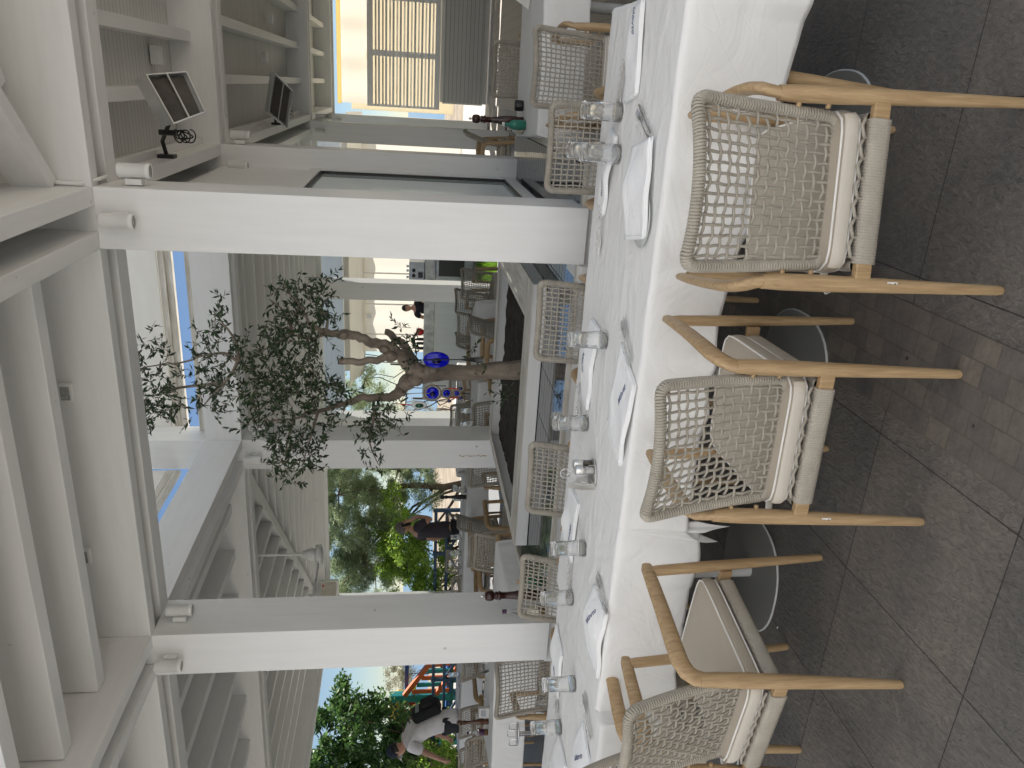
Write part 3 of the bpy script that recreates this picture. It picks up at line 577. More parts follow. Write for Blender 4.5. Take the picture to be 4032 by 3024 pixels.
cm = thing('coffee_machine', 'steel espresso machine with cups on top standing on the marble bar', 'coffee machine')
MB().box(-4.5, -3.72, 17.02, 17.4, 1.155, 1.5).build('body', 'machine', cm, bevel=.02)
for x in (-4.4, -4.28, -4.16, -4.02, -3.9): MB().lathe([(.035, 0), (.038, .012), (.038, .02), (0, .022)], 12).build('dial', 'black', cm).location = (x, 17.01, 1.4); 
for o in children_of(cm):
    if o.name.startswith('dial'): o.rotation_euler = (R(90), 0, 0)
cups = MB()
for x in (-4.45, -4.36, -4.2, -4.1, -3.95, -3.85): cups.lathe([(.022, 0), (.032, .055), (.03, .055), (.02, .006)], 12, (x, 17.2, 1.505))
cups.build('cup_row', 'eyewhite', cm)
MB().box(-4.4, -4.3, 16.93, 17.015, 1.2, 1.3).build('group_head', 'black', cm); MB().box(-4.05, -3.95, 16.93, 17.015, 1.2, 1.3).build('group_head', 'black', cm)
MB().box(-7.2, -.8, 19.42, 19.5, 2.6, 3.3).build('sun_stop_wall', 'white_x', BAR)  # added to stop sun coming in above the drape
fg = thing('bar_fridge', 'dark glass fronted fridge under the espresso machine', 'fridge'); MB().box(-4.0, -3.14, 16.7, 16.95, .1, .92).build('cabinet', 'machine', fg, bevel=.01); MB().box(-3.94, -3.2, 16.685, 16.699, .3, .86).build('door', 'black', fg)
rb = MB().lathe([(0, 0), (.05, .0), (.06, .03), (.085, .07), (.09, .11), (.07, .16), (0, .175)], 16, (-5.37, 17.15, 1.152)); tag(rb.build('red_jar', 'red'), 'round red jar on the marble bar', 'jar')
for i, (x, l) in enumerate([(-5.56, 'nearest the red jar'), (-5.66, 'in the middle'), (-5.78, 'at the left end')]):
    q = MB().lathe([(.035, 0), (.035, .13), (.014, .17), (.014, .22 + .02 * i), (0, .22 + .02 * i)], 12); o = q.build('bottle', 'black'); o.location = (x, 17.18, 1.152); tag(o, 'black bottle on the marble bar, %s of the three' % l, 'bottle', 'black bottles on the bar')
# ------------------------------------------------------------------ trees outside
def leafball(m, c, r, n, ls, flat=1, droop=0, narrow=.45):
    for _ in range(n):
        while 1:
            q = Vector((random.uniform(-1, 1), random.uniform(-1, 1), random.uniform(-1, 1)))
            if .15 < q.length < 1: break
        q = q * (.55 + .45 * random.random()); p = Vector(c) + Vector((q.x * r[0], q.y * r[1], q.z * r[2]))
        d = Vector((random.gauss(0, 1), random.gauss(0, 1), random.gauss(0, .8) - droop)).normalized(); s_ = d.cross(Vector((random.gauss(0, 1), random.gauss(0, 1), random.gauss(0, 1)))).normalized()
        L = ls * random.uniform(.6, 1.4); wd = L * narrow
        m.add([p, p + d * L * .5 + s_ * wd / 2, p + d * L, p + d * L * .5 - s_ * wd / 2], [(0, 1, 2, 3)])
def branchy(m, a, b, r0, r1, seg=5, wob=.12):
    a = Vector(a); b = Vector(b); pts = [a.lerp(b, i / seg) + (Vector((random.gauss(0, wob), random.gauss(0, wob), 0)) if 0 < i < seg else Vector()) for i in range(seg + 1)]
    m.tube(pts, [r0 + (r1 - r0) * i / seg for i in range(seg + 1)], 7); return pts
def garden_tree(name, label, cat, base, h, blobs, n, ls, leaf, trunk_r=.12, droop=0, narrow=.45, group=None):
    t = thing(name, label, cat, base, 0, group)
    tm = MB(); top = (0, 0, h * .55); branchy(tm, (0, 0, -.4), top, trunk_r, trunk_r * .55)
    cm_ = MB()
    for bi, (x, y, z, rx, ry, rz) in enumerate(blobs):
        if bi % 3 == 0: branchy(tm, (0, 0, h * random.uniform(.15, .4)), (x, y, z), trunk_r * .35, .010, 6, .08)
        kk = max(10, int(rx * rz * 42))
        for _ in range(kk):
            a = random.uniform(0, 6.283); q = math.sqrt(random.random()); zz = random.uniform(-1, 1)
            cx, cy, cz = x + rx * q * math.cos(a), y + ry * q * math.sin(a), z + rz * zz * math.sqrt(max(.05, 1 - q * q))
            rr = random.uniform(.14, .30)
            leafball(cm_, (cx, cy, cz), (rr, rr, rr * .8), int(n * rx * rz / kk), ls, droop=droop, narrow=narrow)
            if random.random() < .25: tm.tube([(x, y, z), (cx, cy, cz)], [.02, .006], 4)
    tm.build('trunk', 'bark2', t); cm_.build('crown', leaf, t); return t
G = 'trees in the garden beyond the terrace'
garden_tree('tamarisk_tree', 'large feathery grey green tamarisk tree leaning over the fence', 'tree', (-8.0, 14.6, -.3), 3.6, [(0.06, -0.45, 3.19, 0.63, 0.5, 0.57), (-0.66, -0.09, 3.2, 0.64, 0.51, 0.59), (-1.47, 0.27, 3.22, 0.67, 0.52, 0.6), (-2.24, -0.36, 3.18, 0.62, 0.5, 0.55), (0.11, 0, 2.57, 0.63, 0.5, 0.56), (-0.56, 0.36, 2.57, 0.59, 0.5, 0.53), (-1.31, -0.27, 2.58, 0.72, 0.56, 0.64), (-2.14, 0.09, 2.48, 0.62, 0.5, 0.55), (0.16, 0.45, 1.99, 0.57, 0.5, 0.52), (-0.45, -0.18, 1.89, 0.47, 0.5, 0.43), (0.21, 0.18, 1.5, 0.4, 0.5, 0.36), (-1.83, -0.45, 2.98, 0.61, 0.5, 0.55), (-2.04, -0.09, 1.87, 0.43, 0.5, 0.39), (-0.27, 0.27, 2.86, 0.59, 0.5, 0.53), (-1.02, -0.36, 2.28, 0.47, 0.5, 0.43), (-0.12, 0, 1.3, 0.29, 0.5, 0.26), (-0.9, 0.36, 3.8, 1.38, 0.5, 0.46), (0.7, -0.27, 3.4, 0.69, 0.5, 0.57)], 26000, .075, 'tam', .10, .3, .16, G)
garden_tree('shrub', 'bright green leafy shrub below the tamarisk tree', 'shrub', (-9.0, 13.6, -.3), 1.8, [(0.7, -0.45, 1.88, 0.44, 0.5, 0.4), (0.04, -0.09, 1.78, 0.51, 0.5, 0.46), (-0.53, 0.27, 1.59, 0.57, 0.5, 0.52), (-0.65, -0.36, 1.2, 0.4, 0.5, 0.37), (-0.52, 0, 2.06, 0.46, 0.5, 0.41), (0.16, 0.36, 2.25, 0.39, 0.5, 0.36), (0.37, -0.27, 1.51, 0.33, 0.5, 0.3), (-0.09, 0.09, 1.12, 0.32, 0.5, 0.29), (0.92, 0.45, 2.07, 0.28, 0.5, 0.24), (-0.94, -0.18, 1.39, 0.41, 0.5, 0.37), (-0.49, 0.18, 0.91, 0.23, 0.5, 0.21)], 13000, .06, 'bush', .05, 0, .5, G)
garden_tree('ficus_tree', 'dense dark green tree with large leaves left of the playground', 'tree', (-13.0, 12.0, -.3), 3.2, [(0.24, -0.45, 3.4, 0.64, 0.5, 0.58), (0.84, -0.09, 3.38, 0.55, 0.5, 0.5), (1.35, 0.27, 3.01, 0.48, 0.5, 0.43), (1.62, -0.36, 2.74, 0.26, 0.5, 0.24), (1.02, 0, 2.57, 0.61, 0.5, 0.55), (0.44, 0.36, 2.85, 0.62, 0.5, 0.56), (0.63, -0.27, 2.11, 0.56, 0.5, 0.5), (0.01, 0.09, 2.02, 0.64, 0.5, 0.58), (0.22, 0.45, 1.55, 0.5, 0.5, 0.46), (1.1, -0.18, 1.84, 0.37, 0.5, 0.32), (-0.06, 0.18, 1.07, 0.52, 0.5, 0.46), (-0.51, -0.45, 3.42, 0.79, 0.59, 0.71), (-0.59, -0.09, 2.49, 0.79, 0.59, 0.71), (-0.66, 0.27, 1.54, 0.79, 0.59, 0.71), (0.14, -0.36, 3.76, 0.52, 0.5, 0.46), (1.36, 0, 2.29, 0.3, 0.5, 0.28)], 6000, .11, 'ficus', .09, .1, .42, G)
garden_tree('shrub', 'low bright shrub behind the man in the white shirt', 'shrub', (-12.1, 11.2, -.3), 1.0, [(0.39, -0.45, 1.31, 0.29, 0.5, 0.26), (0.03, -0.09, 1.13, 0.42, 0.5, 0.37), (0.48, 0.27, 0.92, 0.25, 0.5, 0.23), (-0.4, -0.36, 1.03, 0.48, 0.5, 0.43), (-0.06, 0, 1.48, 0.3, 0.5, 0.26), (0.1, 0.36, 0.7, 0.6, 0.5, 0.36)], 9000, .05, 'bush', .04, 0, .5, G)
garden_tree('dry_tree', 'pale dry tree beside the playground tower', 'tree', (-21.2, 24.0, -.4), 1.9, [(-0.04, -0.45, 2.28, 0.48, 0.5, 0.44), (-0.17, -0.09, 1.92, 0.49, 0.5, 0.44), (0.19, 0.27, 2.46, 0.33, 0.5, 0.3), (0.15, -0.36, 1.75, 0.44, 0.5, 0.4)], 5000, .10, 'drytree', .07, 0, .2, G)
garden_tree('tamarisk_tree', 'slender tamarisk tree seen between the olive branches left of the bar', 'tree', (-8.0, 19.5, -.3), 3.0, [(0.73, -0.45, 2.9, 0.44, 0.5, 0.39), (0.26, -0.09, 3.15, 0.51, 0.5, 0.46), (-0.14, 0.27, 2.79, 0.52, 0.5, 0.46), (-0.27, -0.36, 2.29, 0.41, 0.5, 0.37), (-0.41, 0, 3.28, 0.44, 0.5, 0.4), (0.34, 0.36, 2.54, 0.29, 0.5, 0.26), (-0.82, -0.27, 3.04, 0.37, 0.5, 0.33)], 7000, .09, 'tam', .05, .3, .16, G)
garden_tree('dry_tree', 'bare pale tree behind the white glass eye ornament', 'tree', (-9.8, 23.0, -.4), 1.7, [(0.05, -0.45, 1.48, 0.52, 0.5, 0.47), (-0.36, -0.09, 1.77, 0.52, 0.5, 0.47), (-0.27, 0.27, 1.03, 0.38, 0.5, 0.34), (0.37, -0.36, 1.93, 0.38, 0.5, 0.34), (-0.44, 0, 2.22, 0.38, 0.5, 0.34)], 2600, .08, 'drytree', .04, 0, .2, G)
garden_tree('shrub', 'bright yellow green tree showing above the bar roof', 'tree', (-8.1, 22.5, -.3), 4.2, [(0.59, -0.45, 4.15, 0.4, 0.5, 0.35), (-0.08, -0.09, 4.44, 0.36, 0.5, 0.33), (-0.23, 0.27, 4.1, 0.45, 0.5, 0.41), (-0.99, -0.36, 4.33, 0.33, 0.5, 0.3), (1.23, 0, 4.4, 0.33, 0.5, 0.29), (0.95, 0.36, 4.21, 0.26, 0.5, 0.24), (0.22, -0.27, 4.02, 0.28, 0.5, 0.24)], 3600, .09, 'bush', .05, 0, .5, G)
# ------------------------------------------------------------------ fence and playground
FN = thing('garden_fence', 'dark blue and green painted wooden fence with crossed braces along the dry ground', 'fence')
fa = Vector((-7.9, 13.4, -.27)); fb = Vector((-12.2, 12.3, -.27)); fc = Vector((-17.0, 11.6, -.27))
for A, B, n in ((fa, fb, 5), (fb, fc, 6)):
    for z in (1.2, .98): MB().bar(A + Vector((0, 0, z)), B + Vector((0, 0, z)), .05, .06).build('rail', 'bluepaint', FN)
    for i in range(n + 1):
        p = A.lerp(B, i / n); MB().box(p.x - .03, p.x + .03, p.y - .03, p.y + .03, p.z, p.z + 1.25).build('post', 'bluepaint', FN)
        if i < n:
            q = A.lerp(B, (i + 1) / n)
            MB().bar(p + Vector((0, 0, .96)), q + Vector((0, 0, .4)), .035, .045).build('brace', 'bluepaint', FN); MB().bar(p + Vector((0, .04, .4)), q + Vector((0, .04, .96)), .035, .045).build('brace', 'bluepaint', FN)
PG = thing('playground_tower', 'teal and orange plastic playground tower with slide panels behind the fence', 'playground')
Y = 13.2
def pb(name, mt, x0, x1, z0, z1, y0=Y, y1=Y + .1, bv=.0): return MB().box(x0, x1, y0, y1, z0, z1).build(name, mt, PG, bevel=bv)
pb('post', 'teal', -12.56, -12.38, -.3, 1.82, Y, Y + .18, .02); pb('post', 'teal', -11.4, -11.25, -.3, 1.4, Y, Y + .18, .02); pb('post', 'teal', -13.95, -13.8, -.3, 1.35, Y + .1, Y + .25, .02)
pb('platform', 'pblue', -13.8, -11.3, .45, .6, Y + .05, Y + 1.2)
for i, c_ in enumerate(('orange', 'teal', 'pblue', 'orange', 'teal', 'orange')): pb('slat', c_, -12.74 - i * .17, -12.62 - i * .17, .7, 1.32, Y - .03, Y + .02, .015)
pb('rail', 'teal', -13.7, -12.57, 1.2, 1.27, Y + .03, Y + .08); pb('rail', 'teal', -13.7, -12.57, .74, .82, Y + .03, Y + .08)
pb('panel', 'red', -13.6, -12.8, .85, 1.15, Y + .2, Y + .24)
sun_ = [(-13.05 + .62 * (1 + .09 * math.cos(9 * a)) * math.cos(a), 1.25 + .62 * (1 + .09 * math.cos(9 * a)) * math.sin(a)) for a in [math.pi * i / 30 for i in range(31)]]
m = MB(); n = len(sun_); m.add([(x, Y + .3, z) for x, z in sun_] + [(x, Y + .35, z) for x, z in sun_], [tuple(range(n))[::-1], tuple(range(n, 2 * n))] + [(i, (i + 1) % n, n + (i + 1) % n, n + i) for i in range(n)]); m.build('sun_panel', 'yellow', PG)
m = MB(); m.lathe([(0, 0), (.36, 0), (.36, .03), (0, .03)], 24); o = m.build('sun_disc', 'red', PG); o.location = (-13.05, Y + .29, 1.25); o.rotation_euler = (R(90), 0, 0)
for z0 in (.28, .95): MB().bar((-12.3, Y - .05, z0 + .55), (-11.1, Y - .05, z0 - .2), .08, .1).build('slide_rail', 'orange', PG)
for i in range(6): MB().box(-12.3 + i * .18, -12.2 + i * .18, Y - .03, Y, .55, 1.35 - i * .1).build('slat', ('orange', 'teal')[i % 2], PG)
pb('roof_edge', 'pblue', -12.35, -11.2, 1.42, 1.5, Y + .1, Y + .2); pb('crawl_tube', 'yellow', -13.6, -12.9, -.2, .28, Y - .2, Y + .2, .1); pb('disc_panel', 'pblue', -13.1, -12.7, -.05, .38, Y - .26, Y - .21, .05)
pb('barrier', 'gpaint', -14.2, -11.2, .50, .54, Y - .4, Y - .36); 
for x in (-13.6, -12.5, -11.7): pb('barrier_post', 'gpaint', x, x + .04, -.3, .54, Y - .4, Y - .36)
pb('windbreak', 'teal', -14.9, -14.1, -.2, .7, Y - .2, Y - .15)
# ------------------------------------------------------------------ ceiling fan and speaker
FA = thing('ceiling_fan', 'white ceiling fan hanging in the left pavilion', 'fan', (-4.83, 7.3, 0))
MB().tube([(0, 0, 3.16), (0, 0, 2.62)], .014, 8).build('rod', 'spot', FA); MB().lathe([(.03, 2.66), (.055, 2.6), (.07, 2.54), (.05, 2.52), (.1, 2.51), (.11, 2.46), (.07, 2.44), (0, 2.43)], 20).build('motor', 'spot', FA)
for a in (R(10), R(130), R(250)):
    d = Vector((math.cos(a), math.sin(a), 0)); s_ = Vector((-d.y, d.x, .12)); m = MB(); p0 = d * .1 + Vector((0, 0, 2.47)); p1 = d * .62 + Vector((0, 0, 2.49))
    m.add([p0 - s_ * .03, p0 + s_ * .03, p1 + s_ * .055, p1 - s_ * .055], [(0, 1, 2, 3)]); m.build('blade', 'spot', FA, thick=.006)
SPK = thing('loudspeaker', 'cream loudspeaker hanging at the far edge of the left roof', 'loudspeaker', (-9.05, 12.5, 2.98), R(25))
MB().box(-.17, .17, -.1, .12, -.2, .13).build('cabinet', 'spot', SPK, bevel=.02); MB().box(-.14, .14, -.115, -.101, -.17, .1).build('grille', 'speaker', SPK)
MB().box(.06, .10, -.118, -.112, .06, .085).build('badge', 'red', SPK)
# ------------------------------------------------------------------ olive tree
OT = thing('olive_tree', 'gnarled olive tree with dark narrow leaves growing from the white planter', 'olive tree')
t_ = MB()
def limb(pts, rs, wob=.006, nsub=4, n=12):
    P = [Vector(p) for p in pts]; out = []; ro = []
    for i in range(len(P) - 1):
        a = P[max(i - 1, 0)]; b = P[i]; c = P[i + 1]; d = P[min(i + 2, len(P) - 1)]
        for j in range(nsub):
            t = j / nsub; q = .5 * ((2 * b) + (c - a) * t + (2 * a - 5 * b + 4 * c - d) * t * t + (-a + 3 * b - 3 * c + d) * t ** 3)
            out.append(q + Vector((random.gauss(0, wob), random.gauss(0, wob), 0))); ro.append((rs[i] + (rs[i + 1] - rs[i]) * t) * random.uniform(.97, 1.05))
    out.append(P[-1]); ro.append(rs[-1]); t_.tube(out, ro, n)
limb([(-1.91, 5.25, .66), (-1.92, 5.25, .76), (-1.94, 5.25, 1.06), (-1.96, 5.25, 1.35), (-1.97, 5.25, 1.5)], [.082, .071, .057, .062, .054])
limb([(-1.95, 5.24, 1.38), (-1.93, 5.22, 1.48), (-1.89, 5.2, 1.54), (-1.83, 5.2, 1.59), (-1.77, 5.2, 1.66), (-1.74, 5.2, 1.7), (-1.71, 5.2, 1.81), (-1.67, 5.2, 1.91), (-1.66, 5.2, 2.01), (-1.65, 5.2, 2.08), (-1.64, 5.2, 2.14), (-1.6, 5.2, 2.2)], [.05, .056, .05, .046, .044, .04, .034, .031, .029, .026, .022, .014])
limb([(-1.79, 5.2, 1.63), (-1.80, 5.15, 1.72), (-1.81, 5.1, 1.77), (-1.82, 5.1, 1.9), (-1.82, 5.1, 2.03)], [.03, .027, .026, .024, .023])
limb([(-1.9, 5.3, 1.5), (-1.79, 5.35, 1.58), (-1.74, 5.35, 1.63), (-1.68, 5.35, 1.72)], [.03, .03, .028, .022])
limb([(-1.96, 5.26, 1.4), (-1.98, 5.3, 1.49), (-2.04, 5.3, 1.56), (-2.1, 5.3, 1.6), (-2.15, 5.3, 1.65), (-2.17, 5.3, 1.74), (-2.17, 5.3, 1.88), (-2.21, 5.3, 1.99), (-2.24, 5.3, 2.07), (-2.29, 5.3, 2.21), (-2.29, 5.3, 2.29)], [.04, .05, .055, .045, .038, .030, .026, .023, .020, .015, .009])
for c_, r_ in (((-2.03, 5.24, 1.56), .055), ((-1.80, 5.16, 1.68), .045), ((-1.75, 5.17, 1.72), .036), ((-1.99, 5.2, 1.5), .05), ((-1.91, 5.2, 1.37), .03), ((-1.66, 5.17, 2.0), .03)): t_.ell(c_, r_, r_, r_ * 1.1, 10, 7)
twigs = [[(-1.65, 5.2, 2.1), (-1.68, 5.2, 2.18), (-1.69, 5.2, 2.24), (-1.67, 5.2, 2.34), (-1.74, 5.2, 2.47), (-1.78, 5.15, 2.55), (-1.83, 5.1, 2.7)], [(-1.83, 5.1, 2.7), (-1.78, 5.1, 2.78), (-1.77, 5.05, 2.88), (-1.81, 5.0, 3.03), (-1.81, 4.95, 3.16), (-1.83, 4.9, 3.34)], [(-1.83, 5.1, 2.7), (-1.74, 5.2, 2.72), (-1.6, 5.2, 2.8), (-1.51, 5.2, 2.86)], [(-2.28, 5.3, 2.26), (-2.34, 5.3, 2.37), (-2.36, 5.3, 2.53), (-2.41, 5.3, 2.64)], [(-1.83, 5.1, 2.7), (-1.96, 5.1, 2.77), (-2.1, 5.1, 2.9), (-2.22, 5.1, 3.0)], [(-1.99, 5.1, 2.8), (-2.03, 5.1, 3.1), (-2.08, 5.1, 3.24), (-2.1, 5.1, 3.37)], [(-1.66, 5.2, 2.2), (-1.42, 5.1, 2.28), (-1.3, 5.0, 2.36)], [(-1.67, 5.2, 2.34), (-1.51, 5.2, 2.39), (-1.42, 5.2, 2.49)], [(-2.34, 5.3, 2.37), (-2.52, 5.3, 2.43), (-2.74, 5.3, 2.46)], [(-2.28, 5.3, 2.2), (-2.45, 5.2, 2.25), (-2.6, 5.1, 2.3)], [(-1.64, 5.2, 2.12), (-1.5, 5.1, 2.1), (-1.42, 5.0, 2.16)], [(-2.17, 5.3, 1.8), (-2.3, 5.2, 1.8), (-2.45, 5.1, 1.82), (-2.62, 5.1, 1.76)]]
for tw in twigs: limb(tw, [.012 - .009 * i / (len(tw) - 1) for i in range(len(tw))], .004, 3, 6)
CL = [(-1.72, 3.22, 0.083), (-1.81, 3.2, 0.083), (-1.82, 3.3, 0.073), (-1.91, 3.12, 0.099), (-2.04, 3.14, 0.116), (-2.11, 3.09, 0.099), (-2.18, 3.25, 0.099), (-2.11, 3.3, 0.073), (-2.11, 3.36, 0.05), (-1.57, 2.83, 0.083), (-1.67, 2.81, 0.099), (-1.75, 2.89, 0.083), (-1.97, 2.95, 0.116), (-2.11, 2.93, 0.126), (-2.18, 2.88, 0.099), (-2.04, 2.77, 0.132), (-1.93, 2.67, 0.149), (-1.97, 2.58, 0.149), (-1.93, 2.49, 0.182), (-1.89, 2.39, 0.182), (-1.82, 2.3, 0.182), (-2.07, 2.46, 0.182), (-2.07, 2.34, 0.182), (-2.03, 2.21, 0.166), (-2.14, 2.15, 0.149), (-2.1, 2.08, 0.116), (-1.66, 2.26, 0.149), (-1.59, 2.16, 0.132), (-1.59, 2.32, 0.132), (-1.56, 2.38, 0.116), (-1.56, 2.47, 0.083), (-1.45, 2.13, 0.132), (-1.33, 2.16, 0.083), (-1.3, 2.34, 0.083), (-1.43, 2.28, 0.116), (-1.39, 2.13, 0.099), (-2.28, 2.57, 0.132), (-2.35, 2.44, 0.149), (-2.39, 2.32, 0.149), (-2.28, 2.22, 0.132), (-2.5, 2.48, 0.132), (-2.58, 2.36, 0.132), (-2.69, 2.43, 0.083), (-2.58, 2.29, 0.116), (-2.54, 2.19, 0.083), (-2.18, 2.6, 0.116), (-2.32, 1.82, 0.099), (-2.39, 1.76, 0.093), (-2.28, 1.69, 0.099), (-2.2, 1.62, 0.073), (-2.13, 1.72, 0.066), (-2.48, 1.82, 0.06), (-2.65, 1.76, 0.04), (-1.67, 1.56, 0.046), (-1.62, 1.61, 0.033), (-1.78, 1.5, 0.046), (-2.01, 0.79, 0.046), (-2.03, 0.84, 0.04), (-1.81, 1.07, 0.04), (-2.21, 2.02, 0.083), (-2.05, 2.03, 0.066), (-1.8, 2.7, 0.099), (-1.72, 2.35, 0.132)]
lv = MB(); tg = t_
for (x, z, r_) in CL:
    for _ in range(max(3, int(r_ * 115))):
        y = 5.2 + random.uniform(-.3, .25) if z < 3.0 else 4.95 + random.uniform(-.15, .15)
        p = Vector((x + random.gauss(0, r_ * .5), y, z + random.gauss(0, r_ * .5)))
        d = Vector((random.gauss(0, 1), random.gauss(0, .8), random.gauss(.35, .8))).normalized(); L = random.uniform(.07, .15)
        e_ = p + d * L + Vector((0, 0, random.uniform(-.02, .02))); tg.tube([p, p.lerp(e_, .5) + Vector((0, 0, .006)), e_], [.0022, .0018, .001], 4, cap=False)
        for j in range(random.randint(6, 10)):
            q = p.lerp(e_, (j + .5) / 9); ld = (d * .7 + Vector((random.gauss(0, .7), random.gauss(0, .7), random.gauss(0, .6)))).normalized(); s_ = ld.cross(Vector((random.gauss(0, 1), random.gauss(0, 1), random.gauss(0, 1)))).normalized()
            l = random.uniform(.034, .062); wd = l * .17
            up = ld.cross(s_) * l * .07
            lv.add([q, q + ld * l * .45 + s_ * wd + up, q + ld * l, q + ld * l * .45 - s_ * wd + up], [(0, 1, 2, 3)])
lv.build('foliage', 'olive', OT); t_.build('trunk', 'bark', OT)
# ------------------------------------------------------------------ glass eye ornaments
def disc(m, c, r, th, sq=1.0, ax=R(90), n=32): m.lathe([(0, -th), (r * .9, -th), (r, -th * .3), (r, th * .3), (r * .9, th), (0, th)], n, (0, 0, 0), True, sq)
def eye(par, c, rx, rz, rpup, glassmat, pupmat, name='glass_eye', yaw=0, tilt=0):
    m = MB(); m.lathe([(0, -.008), (.92, -.008), (1, -.002), (1, .002), (.92, .008), (0, .008)], 36); o = m.build(name, glassmat, par)
    o.location = c; o.rotation_euler = (R(90), tilt, yaw); o.scale = (rx, rz, 1)
    m = MB(); m.lathe([(0, .0), (1, .0), (1, .003), (0, .003)], 28); p = m.build('pupil', pupmat, o); p.scale = (rpup, rpup, 1); p.location = (-.08, 0, .0085)
    return o
E1 = thing('glass_eye_ornament', 'large cobalt blue glass eye hanging right of the olive trunk on a beaded cord', 'ornament', group='glass eye ornaments hanging in the olive tree')
eye(E1, (-1.80, 5.1, 1.36), .060, .092, .36, 'blueglass', 'dblue', yaw=0)
m = MB(); m.tube([(-1.86, 5.15, 1.56), (-1.80, 5.09, 1.5), (-1.795, 5.085, 1.36), (-1.79, 5.085, 1.2)], .004, 6); 
for i in range(5): m.tube([(-1.79, 5.085, 1.2), (-1.79 + .012 * (i - 2), 5.085, 1.03)], .0035, 5)
m.build('cord', 'black', E1)
bd = MB()
for i in range(7): bd.ell((-1.80, 5.085, 1.47 + i * .013), .009, .009, .007, 8, 6)
bd.build('beads', 'black', E1)
E2 = thing('glass_eye_ornament', 'string of three blue glass eyes in rope rings hanging left of the olive trunk', 'ornament', group='glass eye ornaments hanging in the olive tree')
for (z, r_, ri, mt) in ((1.385, .058, .045, 'blueglass'), (1.287, .035, .026, 'blueglass'), (1.215, .025, .017, 'blueglass')):
    m = MB(); m.tube([(-2.01 + r_ * math.cos(a), 5.0, z + r_ * math.sin(a)) for a in [2 * math.pi * i / 28 for i in range(29)]], .0055, 8, cap=False); rg = m.build('ring', 'ring', E2)
    eye(E2, (-2.01, 5.0, z), ri, ri, .4, mt, 'dblue')
m = MB().tube([(-2.02, 5.0, 1.6), (-2.01, 5.0, 1.44)], .0025, 5); m.tube([(-2.01, 5.0, 1.45), (-2.01, 4.99, 1.405)], .004, 6); m.tube([(-2.01, 5.0, 1.327), (-2.01, 5.0, 1.32)], .006, 6); m.tube([(-2.01, 5.0, 1.252), (-2.01, 5.0, 1.24)], .005, 6); m.build('cord', 'ring', E2)
for (x, z0, z1, drop) in ((-1.955, 1.37, 1.30, 0), (-2.07, 1.36, 1.29, 1), (-1.975, 1.265, 1.215, 1), (-2.045, 1.26, 1.21, 1), (-2.01, 1.19, 1.13, 0)):
    m = MB(); n_ = 6
    for i in range(n_): m.ell((x, 5.0, z0 + (z1 - z0) * i / (n_ - 1)), .005, .005, .006, 7, 5)
    m.build('bead_string', ('red', 'dblue', 'black')[int(z0 * 100) % 3], E2)
    if drop: m = MB(); m.ell((x, 5.0, z1 - .022), .013, .005, .016, 12, 8); m.build('bead_drop', 'dblue', E2)
E3 = thing('glass_eye_ornament', 'white glass eye with dark centre hanging on a red cord from the left branch', 'ornament', group='glass eye ornaments hanging in the olive tree')
eye(E3, (-2.10, 5.0, 1.475), .030, .053, .55, 'eyewhite', 'dgreen', yaw=0)
MB().tube([(-2.10, 5.02, 1.64), (-2.10, 5.0, 1.53)], .003, 5).build('cord', 'red', E3)
# ------------------------------------------------------------------ rope chair
def Sx(u, v):
    """point of the chair back: u -1..1 across, v 0..1 bottom to top"""
    w_ = .190 + .012 * v
    y = .085 - .055 * v - .055 * v * v - .030 * (1 - u * u) * (.3 + .7 * v)
    z = .475 + .425 * v - .012 * (1 - u * u) * v
    return Vector((u * w_, y, z))
def rim_path(n=150):
    pts = []; rr = .16
    for i in range(n):
        s = i / n * 4; e = int(s); f = s - e
        # rounded square in (u,v)
        c = [(-1, 0), (1, 0), (1, 1), (-1, 1)]; a = c[e]; b = c[(e + 1) % 4]; u = a[0] + (b[0] - a[0]) * f; v = a[1] + (b[1] - a[1]) * f
        # round corners
        du = max(0, abs(u) - (1 - rr)) / rr; dv = max(0, abs(2 * v - 1) - (1 - rr)) / rr
        if du > 0 and dv > 0:
            l = max(du, dv) / math.hypot(du, dv); u = math.copysign(1 - rr + rr * du * l, u); v = .5 + math.copysign(1 - rr + rr * dv * l, 2 * v - 1) / 2
        pts.append(Sx(u, v))
    return pts
def coil(m, path, R0, rope, turns, n=8, sides=5, closed=True, flat=1):
    P = path; N_ = len(P); tot = turns * n; V = []; T = None; prev = None
    for i in range(tot + 1):
        s = i / tot * (N_ if closed else N_ - 1); a = int(s) % N_; b = (a + 1) % N_ if closed else min(a + 1, N_ - 1); f = s - int(s); p = P[a].lerp(P[b], f); t = (P[(a + 2) % N_] - P[a - 1]).normalized() if closed else (P[b] - P[a]).normalized() if b != a else t
        if prev is None: nn = t.cross(Vector((0, 1, 0))).normalized()
        else: nn = (prev - t * prev.dot(t)).normalized()
        prev = nn; bn = t.cross(nn); q = 2 * math.pi * i / n
        V.append(p + (nn * math.cos(q) + bn * math.sin(q) * flat) * R0)
    m.tube(V, rope, sides, cap=False)
